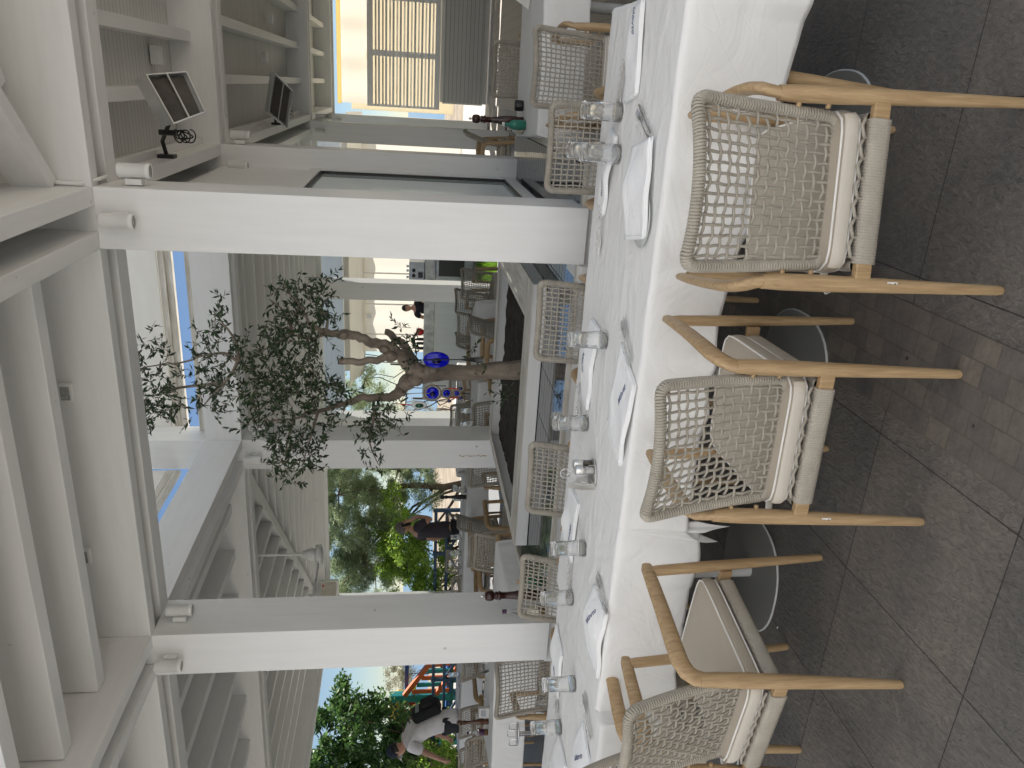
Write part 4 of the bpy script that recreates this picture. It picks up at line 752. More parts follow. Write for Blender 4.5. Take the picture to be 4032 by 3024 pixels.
def make_chair():
    t = thing('rope_chair', 'x', 'chair')
    hw = .235
    for s in (-1, 1):
        # rear leg, tapered, rises into the arm
        m = MB(); zs = [0, .01, .1, .3, .5, .6, .655]
        m.tube([(s * (hw + .004 - .006 * z), .055 * z / .66, z) for z in zs], [.0125, .0155, .0175, .0225, .0265, .0262, .0235], 14, flat=.86); m.build('leg', 'teak', t)
        m = MB(); m.tube([(s * (hw + .012), .57 - .05 * z / .66, z) for z in (0, .01, .1, .3, .5, .66, .685)], [.0125, .015, .0165, .020, .022, .021, .018], 14, flat=.86); m.build('leg', 'teak', t)
        pts = [(s * hw, .054, .64), (s * (hw + .004), .058, .668), (s * (hw + .012), .075, .692), (s * (hw + .018), .11, .704), (s * (hw + .022), .18, .706), (s * (hw + .022), .32, .702), (s * (hw + .018), .45, .699), (s * (hw + .014), .525, .697), (s * (hw + .014), .548, .694)]
        MB().tube(pts, [.0245, .027, .029, .0295, .029, .027, .0255, .0235, .018], 14, flat=.56, up=(0, .2, 1)).build('armrest', 'teak', t)
    for y, nm in ((.03, 'rear_rail'), (.53, 'front_rail')):
        w1 = MB(); w1.box(-hw + .005, hw - .005, y - .011, y + .011, .368, .412); rl = w1.build(nm, 'teak', t, bevel=.003)
        m = MB(); nr = 196; L = .182; V = []; ns = 14
        for i in range(nr + 1):
            x = -L + 2 * L * i / nr; rr = 1 + .085 * abs(math.sin(math.pi * i / 4.0))
            for j in range(ns):
                a = 2 * math.pi * j / ns; c_, s_ = math.cos(a), math.sin(a); q = (abs(c_) ** 4 + abs(s_) ** 4) ** -.25
                V.append((x + .0012 * math.sin(a), y + c_ * q * .0165 * rr, .390 + s_ * q * .0275 * rr))
        m.add(V, [(i * ns + j, i * ns + (j + 1) % ns, (i + 1) * ns + (j + 1) % ns, (i + 1) * ns + j) for i in range(nr) for j in range(ns)], True)
        m.add(V[:ns], [tuple(range(ns))[::-1]]); m.add(V[-ns:], [tuple(range(ns))]); m.build('rope_wrap', 'rope', rl)
    for s in (-1, 1):
        m = MB(); nr = 200; V = []; ns = 14
        for i in range(nr + 1):
            y = .048 + .464 * i / nr; rr = 1 + .085 * abs(math.sin(math.pi * i / 4.0))
            for j in range(ns):
                a = 2 * math.pi * j / ns; c_, s_ = math.cos(a), math.sin(a); q = (abs(c_) ** 4 + abs(s_) ** 4) ** -.25
                V.append((s * .186 + c_ * q * .0165 * rr, y, .388 + s_ * q * .0255 * rr))
        m.add(V, [(i * ns + j, (i + 1) * ns + j, (i + 1) * ns + (j + 1) % ns, i * ns + (j + 1) % ns) for i in range(nr) for j in range(ns)], True)
        m.build('side_rail', 'rope', t)
    m = MB()
    for i in range(7):
        x = -.165 + .05 * i; m.tube([(x, .04, .418), (x + .006, .02, .434), (x + .03, .022, .440), (x + .046, .035, .425)], .0046, 6)
        m.tube([(x, .02, .416), (x + .002, .06, .425), (x + .002, .3, .408), (x, .5, .42)], .0046, 5)
    m.build('seat_ropes', 'rope', t)
    # cushion: soft box
    def cush(z0, z1, grow):
        def fn(u, v):
            a = 2 * math.pi * u; b = math.pi * (v - .5); ca, sa = math.cos(a), math.sin(a); sup = (abs(ca) ** 9 + abs(sa) ** 9) ** (-1 / 9.); cb = math.cos(b); sb = math.sin(b); su2 = (abs(cb) ** 5 + abs(sb) ** 5) ** (-1 / 5.)
            x = ca * sup * (.212 + grow) * cb * su2; y = .290 + sa * sup * (.258 + grow) * cb * su2; z = (z0 + z1) / 2 + (z1 - z0) / 2 * sb * su2 + .012 * max(0, sb) * (1 - (x / .22) ** 2) * (1 - ((y - .29) / .265) ** 2)
            return (x, y, z)
        return fn
    cu = MB().grid(cush(.424, .492, 0), 56, 14).build('seat_cushion', 'cushion', t)
    m = MB(); f = cush(.424, .492, .003)
    for v in (.30, .70): m.tube([f(u / 60, v) for u in range(61)], .0036, 6, cap=False)
    m.build('piping', 'piping', cu)
    m = MB(); f = cush(.426, .490, .0022); m.grid(lambda u, v: f(.627 + .246 * u, .33 + .34 * v), 40, 4); m.build('side_band', 'cushion_side', cu)
    # back
    P = rim_path(); b = MB(); b.tube(P + P[:1], .0115, 8, cap=False); rimo = b.build('back_rim', 'rope', t)
    m = MB(); coil(m, P, .0138, .0041, 205, 8, 5); m.build('rim_wrap', 'rope', rimo)
    m = MB(); nv, nh = 15, 13; rs = random.Random(3)
    ju = [[rs.uniform(-.009, .009) for _ in range(nh + 2)] for _ in range(nv)]; jv = [[rs.uniform(-.006, .006) for _ in range(nv + 2)] for _ in range(nh)]
    def nrm(u, v):
        a = Sx(u + .01, v) - Sx(u - .01, v); c = Sx(u, v + .01) - Sx(u, v - .01); return a.cross(c).normalized()
    for i in range(nv):
        u0 = -1 + 2 * (i + 1) / (nv + 1); pts = []
        for j in range(nh * 2 + 3):
            v = j / (nh * 2 + 2); u = u0 + ju[i][min(j // 2, nh)] * (0 if j in (0, nh * 2 + 2) else 1)
            off = 0 if j % 2 else 0
            side = 1 if (i + j // 2) % 2 else -1
            off = side * .0040 if (j % 2 == 0 and 0 < j < nh * 2 + 2) else 0
            pts.append(Sx(u, v) + nrm(u0, v) * off)
        m.tube(pts, .0041, 5, cap=False)
    for j in range(nh):
        v0 = (j + 1) / (nh + 1); pts = []
        for i in range(nv * 2 + 3):
            u = -1 + 2 * i / (nv * 2 + 2); v = v0 + jv[j][min(i // 2, nv)] * (0 if i in (0, nv * 2 + 2) else 1)
            side = -1 if (i // 2 - 1 + j + 1) % 2 else 1
            off = side * .0040 if (i % 2 == 0 and 0 < i < nv * 2 + 2) else 0
            pts.append(Sx(u, v) + nrm(u, v0) * off)
        m.tube(pts, .0041, 5, cap=False)
    m.build('back_weave', 'rope', t)
    for s in (-1, 1):
        for z in (.52, .60): MB().tube([(s * .205, .055, z), (s * .225, .05, z)], .007, 8).build('back_fixing', 'teak', t)
    # tie strap loop and small maker's tag on the rear left leg
    m = MB(); m.tube([(-.205, .11, .45), (-.245, .10, .452), (-.262, .075, .45), (-.25, .05, .446), (-.228, .045, .444)], .011, 8, flat=.16, up=(1, 0, 0)); m.build('tie_strap', 'piping', t)
    def curve(q, z, dr=.0): a = R(-90) + q; zz = z; r_ = .0245 - (.5 - z) * .014 + dr; return (-hw + r_ * math.cos(a), .055 * z / .66 + r_ * .93 * math.sin(a), z)
    tgm = MB(); tgm.grid(lambda u, v: curve(-.42 + .84 * u, .30 + .028 * v, .0012), 8, 2); tg_ = tgm.build('tag', 'piping', t)
    mk = MB()
    for (q, z) in ((-.22, .317), (.16, .317)):
        for d in (-1, 1): mk.grid(lambda u, v: curve(q + d * .10 * (2 * u - 1) ** 2 * (1 if d > 0 else 1), z + d * (.0015 + .004 * abs(2 * u - 1) ** 1.3) + .0016 * v, .0018), 6, 1)
    for i in range(9): mk.grid(lambda u, v: curve(-.32 + .07 * i + .045 * u, .3045 + .0045 * v, .0018), 2, 1)
    mk.build('tag_print', 'black', tg_)
    return t
CH = make_chair(); index(CH)
first = [True]
G1 = 'rope backed armchairs at the tables'
def chair(x, y, rz, label, far=False, z=0, sc=1):
    if first[0]:
        first[0] = False; CH.location = (x, y, z); CH.rotation_euler = (0, 0, R(rz)); CH['label'] = label; CH['group'] = G1; return CH
    return dup(CH, (x, y, z), R(rz), label, G1, skip=('tag', 'tie_strap', 'back_fixing') if far else ())
chair(-.19, 1.872, 10.5, 'rope armchair with tagged wooden legs, largest and nearest the camera')
chair(-.925, 1.88, 2, 'rope armchair in the middle of the near row, pushed against the cloth corner')
chair(-1.93, 1.80, -9.3, 'rope armchair at the left edge of the photo with its armrest in full view')
chair(-2.62, 2.22, -14, 'rope armchair tucked behind the leftmost near chair, only its arms showing')
chair(.62, 2.78, 92, 'rope armchair at the right table end, only its front legs showing below the cloth')
chair(-.25, 3.80, 184, 'rope armchair across the table behind the two touching glasses')
chair(-1.11, 3.76, 184, 'rope armchair across the table in front of the planter corner')
chair(-1.97, 3.66, 183, 'rope armchair across the table behind the condiment holder')
chair(-2.68, 3.66, 182, 'rope armchair across the table below the dark pepper mill')
chair(.12, 4.54, 8, 'rope armchair with cushion seen from behind at the right hand table')
chair(.14, 6.62, 180, 'rope armchair on the far side of the right hand table')
chair(-4.08, 4.38, 22, 'rope armchair seen from behind at the left table beside the left column')
for i, (x, y, rz, l) in enumerate([
    (-.55, 9.6, 88, 'rope armchair in profile at the far side of the pool right of the partition'), (-1.25, 10.1, 85, 'rope armchair mostly hidden behind the profile chair beyond the pool'),
    (-2.29, 9.3, 35, 'rope armchair turned away with cushion visible below the espresso machine'), (-2.78, 10.3, 50, 'brown rope armchair behind the turned away chair in front of the cream column'),
    (-2.42, 8.0, 80, 'dark rope armchair in profile just behind the planter corner'), (-3.2, 9.85, 82, 'rope armchair in profile in front of the marble bar'),
    (-2.95, 9.6, 176, 'small rope armchair facing the camera behind the blue glass disc'), (-3.15, 7.1, -8, 'rope armchair behind the planter left of the olive trunk'),
    (-4.0, 9.1, -6, 'rope armchair two rows behind the planter left of the trunk'), (-4.6, 10.5, -6, 'rope armchair with pale back, farthest left of the trunk'), (-4.3, 11.0, 170, 'rope armchair seen through the glasses beside the trunk'),
    (-3.72, 7.15, 8, 'rope armchair with curved back right behind the far column'), (-4.52, 6.85, -4, 'wide rope armchair behind the small table facing the long table'), (-4.12, 6.2, 176, 'rope armchair facing the camera at the small corner table'),
    (-6.35, 10.3, 178, 'rope armchair on the far side of the long table beside the phone man'), (-5.2, 8.5, 95, 'rope armchair with only a slim back visible behind the black pepper mill'), (-7.0, 10.3, 178, 'rope armchair on the far side of the long table left of the phone man'),
    (-6.6, 9.05, -4, 'rope armchair beside the left column at the long table'), (-5.55, 7.3, -30, 'rope armchair partly hidden by the left column'), (-6.15, 6.95, -10, 'rope armchair beyond the left table behind the napkin holder'),
    (-6.95, 6.95, 4, 'rope armchair beyond the left table behind the oil bottle'), (-6.62, 6.2, -2, 'rope armchair left of the oil bottle at the left table'), (-7.5, 6.9, 0, 'rope armchair at the far left edge of the photo'), (-8.3, 9.9, 178, 'rope armchair at the table behind the man in the white shirt')]):
    chair(x, y, rz, l, far=True)
# ------------------------------------------------------------------ tables and cloths
def make_table():
    t = thing('dining_table', 'x', 'table'); MB().box(-.42, .42, -.25, .45, .71, .742).build('tabletop', 'lightgrey', t, bevel=.004)
    MB().lathe([(.036, .012), (.036, .71)], 24).build('stem', 'lightgrey', t)
    m = MB(); n = 40; pr = []
    for i in range(n):
        a = 2 * math.pi * i / n; q = (abs(math.cos(a)) ** 2.4 + abs(math.sin(a)) ** 2.4) ** (-1 / 2.4); pr.append((.255 * q * math.cos(a), .26 * q * math.sin(a)))
    m.prism(pr, .001, .012); b = m.build('base_plate', 'grey_disc', t, bevel=.002)
    m = MB(); m.tube([(x * 1.0, y * 1.0, .0065) for x, y in pr] + [(pr[0][0], pr[0][1], .0065)], .0052, 6, cap=False); m.build('edge', 'lightgrey', b)
    return t
TB = make_table(); index(TB); tf = [True]
def table(x, y, rz, label):
    if tf[0]: tf[0] = False; TB.location = (x, y, 0); TB.rotation_euler = (0, 0, R(rz)); TB['label'] = label; TB['group'] = 'pedestal tables under the cloths'; return
    dup(TB, (x, y, 0), R(rz), label, 'pedestal tables under the cloths')
def cloth(name_label, x0, x1, y0, y1, dl, dr, df, db, z=.751, rz=0, seed=1, amp=.02, lift=0, group='white tablecloths'):
    rs = random.Random(seed); ph = [rs.uniform(0, 6.28) for _ in range(12)]
    X = (x1 - x0); Yl = (y1 - y0); n1 = int((X + dl + dr) / .0125); n2 = int((Yl + df + db) / .0125)
    cr = [(rs.uniform(0, X), rs.uniform(0, Yl), rs.uniform(0, 3.14), rs.uniform(.1, .32), rs.uniform(.0015, .0035)) for _ in range(int(16 * X))]
    def fold(s, side, d):
        return amp * (d / .25) * (math.sin(s * 9 + ph[side]) + .6 * math.sin(s * 19 + ph[side + 4]) + .35 * math.sin(s * 37 + ph[(side + 7) % 12]))
    cx, cy = (x0 + x1) / 2, (y0 + y1) / 2
    def crease(x, y):
        s_ = 0
        for g0 in (Yl * .33, Yl * .66): s_ += .0022 * math.exp(-((y - g0) / .007) ** 2)
        for g0 in (X * .25, X * .5, X * .75): s_ += .0018 * math.exp(-((x - g0) / .007) ** 2)
        for (cx_, cy_, an, ln, am) in cr:
            dx, dy = x - cx_, y - cy_; p_ = dx * math.cos(an) + dy * math.sin(an); q_ = -dx * math.sin(an) + dy * math.cos(an) + .15 * p_ * p_
            s_ += am * math.exp(-(q_ / .011) ** 2) * math.exp(-(p_ / ln) ** 4)
        return s_
    def fn(u, v):
        a = -dl + (X + dl + dr) * u; b = -df + (Yl + df + db) * v
        if b < 0 and lift: b *= 1 + lift * min(1, max(0, (a - X * .45) / (X * .55)))
        du = -a if a < 0 else (a - X if a > X else 0); dv = -b if b < 0 else (b - Yl if b > Yl else 0)
        sx = -1 if a < 0 else 1; sy = -1 if b < 0 else 1
        px_ = min(max(a, 0), X); py_ = min(max(b, 0), Yl); zz = z + .0014 * math.sin(px_ * 23 + ph[0]) * math.sin(py_ * 17 + ph[1]) + crease(px_, py_)
        if du > 0 and dv > 0:
            r_ = math.hypot(du, dv); g = math.atan2(dv, du); st = min(1, r_ / .03); o = .012 * st + r_ * .13 * math.sin(2 * g) ** 1 + r_ * .05 * math.sin(5 * g + ph[2])
            px_ += sx * o * math.cos(g); py_ += sy * o * math.sin(g); zz -= max(0, r_ - .008)
        elif du > 0:
            px_ += sx * (.012 * min(1, du / .02) + max(0, fold(b, 0 if sx < 0 else 1, du)) + .04 * du); zz -= max(0, du - .008)
        elif dv > 0:
            py_ += sy * (.012 * min(1, dv / .02) + max(0, fold(a, 2 if sy < 0 else 3, dv)) + .04 * dv); zz -= max(0, dv - .008)
        q = Vector((px_ - X / 2, py_ - Yl / 2, 0)); q.rotate(Matrix.Rotation(R(rz), 3, 'Z')); return (q.x + cx, q.y + cy, zz)
    o = MB().grid(fn, n1, n2).build('tablecloth', 'cloth', None)
    md = o.modifiers.new('thickness', 'SOLIDIFY'); md.thickness = .0015
    return tag(o, name_label, 'tablecloth', group)
table(-.12, 2.84, 0, 'grey pedestal table at the right end of the near row'); table(-1.02, 2.79, 0, 'grey pedestal table whose large oval base shows between the two nearest chairs')
table(-1.98, 2.81, 0, 'grey pedestal table whose pointed base shows behind the leftmost near chair'); table(-2.95, 2.82, 0, 'grey pedestal table at the left end of the near row')
cloth('long creased white tablecloth over the right half of the near tables', -1.56, .32, 2.50, 3.42, .3, .40, .27, .24, seed=4, lift=.45, amp=.032)
cloth('white tablecloth over the left half of the near tables with a corner fold', -2.46, -1.572, 2.50, 3.42, .26, .30, .33, .26, seed=8, z=.7525)
cloth('white tablecloth on the table at the left edge of the photo', -3.9, -2.475, 2.42, 3.36, .3, .3, .3, .3, seed=12)
for i, (x, y, sx, sy, rz, l, tl) in enumerate([
    (.55, 5.72, 1.7, 1.0, 4, 'white tablecloth on the right hand table under the pepper mill', 'pedestal table right of the main column'),
    (-5.5, 5.72, 1.05, .72, 12, 'white tablecloth on the left table with the condiments', 'pedestal table left of the left column'),
    (-4.35, 5.45, 1.1, .85, 4, 'grey looking white tablecloth on the small corner table beside the pool', 'pedestal table at the pool corner'),
    (-5.85, 9.4, 1.7, .9, 3, 'white tablecloth of the long table in front of the phone man', 'pedestal table in front of the phone man'),
    (-8.3, 8.85, 1.6, .9, 4, 'white tablecloth on the table behind the man in the white shirt', 'pedestal table behind the man in the white shirt'),
    (-3.75, 8.5, 1.1, .8, 6, 'white tablecloth with glasses directly behind the olive planter', 'pedestal table behind the olive planter'),
    (-2.95, 8.95, .85, .7, 35, 'creased white tablecloth with hanging corner right of the olive trunk', 'pedestal table right of the olive trunk'),
    (-4.95, 11.2, 1.6, .8, 0, 'far white tablecloth near the end of the lawn', 'far pedestal table near the lawn'),
    (-2.95, 4.75, .9, .7, 0, 'white tablecloth on the table under the dark pepper mill', 'pedestal table beside the pool wall')]):
    if i == 8: continue
    table(x, y, rz, tl); cloth(l, x - sx / 2, x + sx / 2, y - sy / 2, y + sy / 2, .3, .3, .3, .3, rz=rz, seed=20 + i, amp=.02)
# ------------------------------------------------------------------ glassware
def make_tumbler():
    t = thing('glass_tumbler', 'x', 'glass'); m = MB(); n = 36; prof = [(.0395, .0), (.0385, .03), (.037, .052), (.0365, .056), (.034, .13), (.0335, .152), (.031, .157), (.012, .158), (0, .156)]; inn = [(0, .137), (.022, .137), (.029, .130), (.0325, .055), (.0365, .028), (.0378, .0)]
    V = []
    for pi, (r_, z) in enumerate(prof + inn):
        fac = .055 if .054 < z < .15 and pi < len(prof) else 0
        for i in range(n):
            a = 2 * math.pi * i / n; q = r_ * (1 - fac * abs(math.cos(a * 4.5)) ** 2) if fac else r_; V.append((q * math.cos(a), q * math.sin(a), z))
    L = len(prof + inn); m.add(V, [(i * n + j, i * n + (j + 1) % n, (i + 1) * n + (j + 1) % n, (i + 1) * n + j) for i in range(L - 1) for j in range(n)] + [((L - 1) * n + j, (L - 1) * n + (j + 1) % n, (j + 1) % n, j) for j in range(n)], True)
    m.build('tumbler_body', 'glass', t); return t
TG = make_tumbler(); index(TG); gf = [True]
def tumbler(x, y, label, z=.7535):
    if gf[0]: gf[0] = False; TG.location = (x, y, z); TG['label'] = label; TG['group'] = 'upturned glass tumblers on the tables'; return
    dup(TG, (x, y, z), random.uniform(0, 1), label, 'upturned glass tumblers on the tables')
for x, y, l in [(-.06, 3.11, 'upturned tumbler at the right end of the near table'), (-.225, 3.33, 'upturned tumbler, the rear one of the touching pair'), (-.215, 3.07, 'upturned tumbler, the front one of the touching pair'), (-.95, 2.97, 'upturned tumbler in front of the middle far chair'),
                (-1.40, 3.13, 'upturned tumbler with a bright reflection near the far table edge'), (-1.94, 2.94, 'upturned tumbler left of the condiment holder'), (-2.31, 3.07, 'upturned tumbler in front of the chair under the pepper mill'), (-2.65, 2.86, 'upturned tumbler below the left column'), (-3.09, 3.03, 'upturned tumbler nearest the left edge of the photo')]:
    tumbler(x, y, l)
for i, (x, y, l) in enumerate([(-5.1, 9.2, 'far tumbler at the right end of the long table'), (-5.3, 9.3, 'far tumbler second from the right on the long table'), (-6.25, 9.4, 'far tumbler in front of the phone man\'s hip'), (-5.95, 9.35, 'far tumbler below the phone man'), (-3.6, 8.4, 'far tumbler right of the trunk on the planter side table'), (-3.8, 8.45, 'far tumbler left of the trunk on the planter side table'), (-7.9, 8.8, 'far tumbler on the table behind the column')]): tumbler(x, y, l)
def make_wine():
    t = thing('wine_glass', 'x', 'glass'); MB().lathe([(0, 0), (.034, 0), (.03, .003), (.005, .008), (.004, .08), (.012, .095), (.034, .12), (.038, .15), (.031, .185), (.030, .185), (.036, .15), (.032, .122), (.008, .098), (0, .096)], 22).build('wine_bowl', 'glass', t); return t
WG = make_wine(); index(WG)
for i, (x, y, l) in enumerate([(-5.02, 9.1, 'upturned wine glass at the right end of the long table'), (-6.5, 9.5, 'wine glass beside the left column on the long table'), (-3.55, 8.6, 'wine glass right of the trunk'), (-4.0, 8.6, 'wine glass left of the trunk'), (-7.6, 8.9, 'wine glass behind the man in white')]):
    if i == 0: WG.location = (x, y, .7535); WG['label'] = l; WG['group'] = 'wine glasses on the far tables'
    else: dup(WG, (x, y, .7535), 0, l, 'wine glasses on the far tables')
# ------------------------------------------------------------------ napkins and cutlery
def text_mesh(s, size):
    cu = bpy.data.curves.new('txt', 'FONT'); cu.body = s; cu.size = size; cu.align_x = 'CENTER'; cu.extrude = .0003; cu.shear = .25
    o = bpy.data.objects.new('txt', cu); C.objects.link(o); bpy.context.view_layer.update()
    me = bpy.data.meshes.new_from_object(o.evaluated_get(bpy.context.evaluated_depsgraph_get())); bpy.data.objects.remove(o); return me
TXT = text_mesh('Μάντο', .030); TXT.materials.clear(); TXT.materials.append(M['navy'])
def napkin(cx, cy, L, Wd, rz, label, seed, text=True, hump=.02, tx=0, ty=0, trz=0, base=0):
    rs = random.Random(seed); t = thing('napkin', label, 'napkin', (cx, cy, .7545 + base), R(rz), 'folded white cloth napkins on the near table'); a1, a2, a3 = [rs.uniform(0, 6.28) for _ in range(3)]
    sk_ = rs.uniform(-.25, .25)
    def H(x, y, l): return .004 + l * .0048 + hump * math.exp(-((x - .02 * math.sin(a1)) / (L * .28)) ** 2) * (.55 + .45 * math.sin(y / Wd * 3 + a2)) + .0035 * math.sin(x * 34 + a1) * math.sin(y * 21 + a3)
    def fn(l, sh, dx):
        def f(u, v):
            x = (u - .5) * L + dx; y = (v - .5) * Wd + sh; e = min(1, (abs(v - .5) * 2) ** 7 + (abs(u - .5) * 2) ** 12)
            x2 = x + sk_ * y; y2 = y + .022 * math.sin(x / L * 3 + a2)
            return (x2, y2, max(.0008, H(x, y, l) * (1 - .35 * e)))
        return f
    m = MB()
    for l, sh, dx in ((0, -.006, .004), (1, -.003, -.003), (2, 0, 0)): m.grid(fn(l, sh, dx), 26, 16)
    o = m.build('folded_cloth', 'napkin', t, thick=.0022)
    hm = MB(); f = fn(2.25, 0, 0); hm.tube([Vector(f(u / 30, .03)) + Vector((0, 0, .001)) for u in range(31)], .0022, 5); hm.tube([Vector(f(.03, v / 20)) + Vector((0, 0, .001)) for v in range(21)], .0018, 5); hm.build('hem', 'napkin', o)
    if text:
        me = TXT.copy()
        ca, sa = math.cos(R(trz)), math.sin(R(trz))
        for v in me.vertices:
            x, y = v.co.x * ca - v.co.y * sa + tx, v.co.x * sa + v.co.y * ca + ty; x2 = x + sk_ * y; y2 = y + .022 * math.sin(x / L * 3 + a2); v.co = (x2, y2, H(x, y, 2) + .0022 + v.co.z)
        e = bpy.data.objects.new('embroidery', me); C.objects.link(e); e.parent = o
    return t
napkin(.15, 2.99, .32, .15, 4, 'folded napkin nearest the right edge of the photo', 1, tx=.11, ty=.01, trz=180)
napkin(-.31, 2.70, .33, .22, 0, 'large folded napkin resting on a plate beside the nearest fork', 2, text=False, hump=.035, base=.011)
napkin(-.30, 3.21, .33, .13, -8, 'folded napkin beneath the touching pair of tumblers', 3, tx=-.05, ty=.0, trz=180)
napkin(-1.13, 3.17, .40, .15, -12, 'folded napkin behind the middle tumbler', 4, tx=.0, ty=.02, trz=180)
napkin(-1.10, 2.64, .36, .24, -9, 'large folded napkin with blue embroidery in the middle of the near table', 5, hump=.035, tx=.06, ty=-.02, trz=-14)
napkin(-1.98, 3.22, .34, .2, -6, 'folded napkin behind the condiment holder', 6, hump=.045, tx=-.02, ty=-.02, trz=180)
napkin(-2.13, 2.60, .34, .23, -8, 'folded napkin with blue embroidery beside the left fork', 7, hump=.035, tx=.07, ty=-.02, trz=-14)
napkin(-2.83, 3.22, .3, .2, -10, 'folded napkin below the left column', 8, tx=-.06, ty=0, trz=180)
napkin(-2.86, 2.58, .34, .22, -12, 'folded napkin behind the leftmost chair', 9, hump=.03, tx=.07, ty=-.02, trz=-14)
napkin(-3.3, 2.98, .34, .2, -12, 'folded napkin nearest the left edge of the photo', 10, text=False)
pl = MB().lathe([(0, .002), (.06, .002), (.095, .009), (.097, .011), (.06, .005), (0, .005)], 36, (-.40, 2.64, .7535)); tag(pl.build('plate', 'eyewhite'), 'white plate under the large napkin near the nearest chair', 'plate')
def cutlery(cx, cy, rz, label, seed, spoon=False):
    rs = random.Random(seed); t = thing('cutlery_pack', label, 'cutlery', (cx, cy, .755), R(rz), 'fork and knife sets wrapped in clear film')
    f = MB(); z = .006
    for i in range(4): x = -.0105 + i * .007; f.tube([(x, .10, z + .004), (x, .075, z + .003), (x * .9, .05, z + .001)], [.0012, .0018, .0021], 6)
    f.tube([(0, .055, z + .001), (0, .042, z), (0, .02, z + .003), (0, -.02, z + .006), (0, -.09, z), (0, -.10, z)], [.0128, .0115, .004, .0036, .0065, .005], 8, flat=.3, up=(0, 0, 1)); f.build('fork', 'steel', t)
    kf = MB(); kf.tube([(.022, .11, z), (.024, .08, z), (.024, .02, z + .002), (.023, .0, z + .003), (.022, -.09, z), (.022, -.10, z)], [.002, .0085, .0095, .005, .0068, .005], 8, flat=.25, up=(0, 0, 1)); kf.build('knife', 'steel', t)
    def fl(u, v):
        x = -.032 + .075 * u; y = -.11 + .19 * v; return (x, y, .012 + .006 * math.sin(math.pi * u) + .0035 * rs.gauss(0, 1) * (0 < u < 1))
    MB().grid(fl, 9, 16, False).build('film', 'film', t); return t
cutlery(-.09, 2.76, -25, 'fork and knife in clear film nearest the first chair', 1); cutlery(.02, 3.1, 80, 'cutlery in clear film behind the rightmost napkin', 9); cutlery(-.54, 3.2, 95, 'cutlery in film standing beside the main column base', 2); cutlery(-.86, 2.66, -35, 'fork and knife in clear film beside the middle tumbler', 3); cutlery(-1.36, 3.27, 110, 'cutlery in film between the far tumblers', 4)
cutlery(-1.93, 2.58, -12, 'fork and knife in clear film left of the cloth corner', 5); cutlery(-2.24, 3.1, 100, 'cutlery in film under the napkin edge left of the condiments', 6); cutlery(-2.58, 2.58, -25, 'fork and knife in clear film behind the leftmost chair', 7); cutlery(-2.98, 3.12, 100, 'cutlery in film behind the leftmost tumbler', 8)
# ------------------------------------------------------------------ condiments
def shaker(x, y, z, fill, label, g=None):
    t = thing(fill + '_shaker', label, 'shaker', (x, y, z), 0, g); MB().lathe([(0, 0), (.0185, 0), (.0185, .05), (.016, .054), (.015, .054), (.017, .049), (.017, .003), (0, .003)], 20).build('glass_body', 'glass', t); MB().lathe([(0, .0035), (.0165, .0035), (.0165, .034), (0, .036)], 18).build('filling', fill, t); MB().lathe([(.0195, .05), (.0195, .078), (.017, .082), (0, .083)], 20).build('cap', 'steel', t)
HX, HY, HZ = -1.55, 2.93, .755
t = thing('condiment_holder', 'steel condiment holder with loop handle and napkin rest on the near table', 'condiment holder', (HX, HY, HZ), R(5))
MB().lathe([(0, .0), (.062, .0), (.066, .004), (.064, .006), (0, .004)], 32).build('tray', 'steel', t)
m = MB(); m.tube([(0, 0, .004), (0, 0, .085), (-.006, 0, .098)] + [(.0 + .021 * math.sin(a), 0, .122 - .022 * math.cos(a)) for a in [R(-160 + 32 * i) for i in range(1)]] + [(.021 * math.sin(a), 0, .124 - .024 * math.cos(a)) for a in [R(-30 - 30 * i) for i in range(11)]] + [(.006, 0, .098), (.002, 0, .08)], .0022, 8); m.build('handle', 'chrome', t)
m = MB()
for a in (20, 90, 160): m.tube([(.05 * math.cos(R(a - 45)), .05 * math.sin(R(a - 45)), .004), (.05 * math.cos(R(a - 45)), .05 * math.sin(R(a - 45)), .03)], .002, 6)
m.build('guard_wire', 'chrome', t)
m = MB(); n = 20; V = [(-.03, .038 * math.cos(math.pi * i / n), .012 + .062 * math.sin(math.pi * i / n)) for i in range(n + 1)]; m.add(V, [tuple(range(n + 1))]); m.build('napkin_rest', 'steel', t, thick=.0015)
shaker(HX + .025, HY - .02, HZ + .006, 'salt', 'salt shaker with steel cap in the condiment holder'); shaker(HX + .032, HY + .026, HZ + .006, 'pepper', 'pepper shaker with steel cap in the condiment holder')
def paper_stack(x, y, z, rz, label, h=.11):
    m = MB()
    for i in range(9):
        o_ = i * .0022; ln = random.uniform(-.004, .004)
        m.grid(lambda u, v: (-.035 - o_ - .012 * v * (1 + .05 * i) + .003 * math.sin(v * 6 + i), (u - .5) * (.125 * (1 - v) + .012) + ln, .004 + h * v * (1 - .25 * (u - .5) ** 2)), 8, 8)
    o = m.build('paper_napkins', 'paper'); o.location = (x, y, z); o.rotation_euler = (0, 0, R(rz)); return tag(o, label, 'paper napkins', 'triangular paper napkin stacks in holders')
paper_stack(HX, HY, HZ, 5, 'triangular stack of white paper napkins in the near condiment holder')
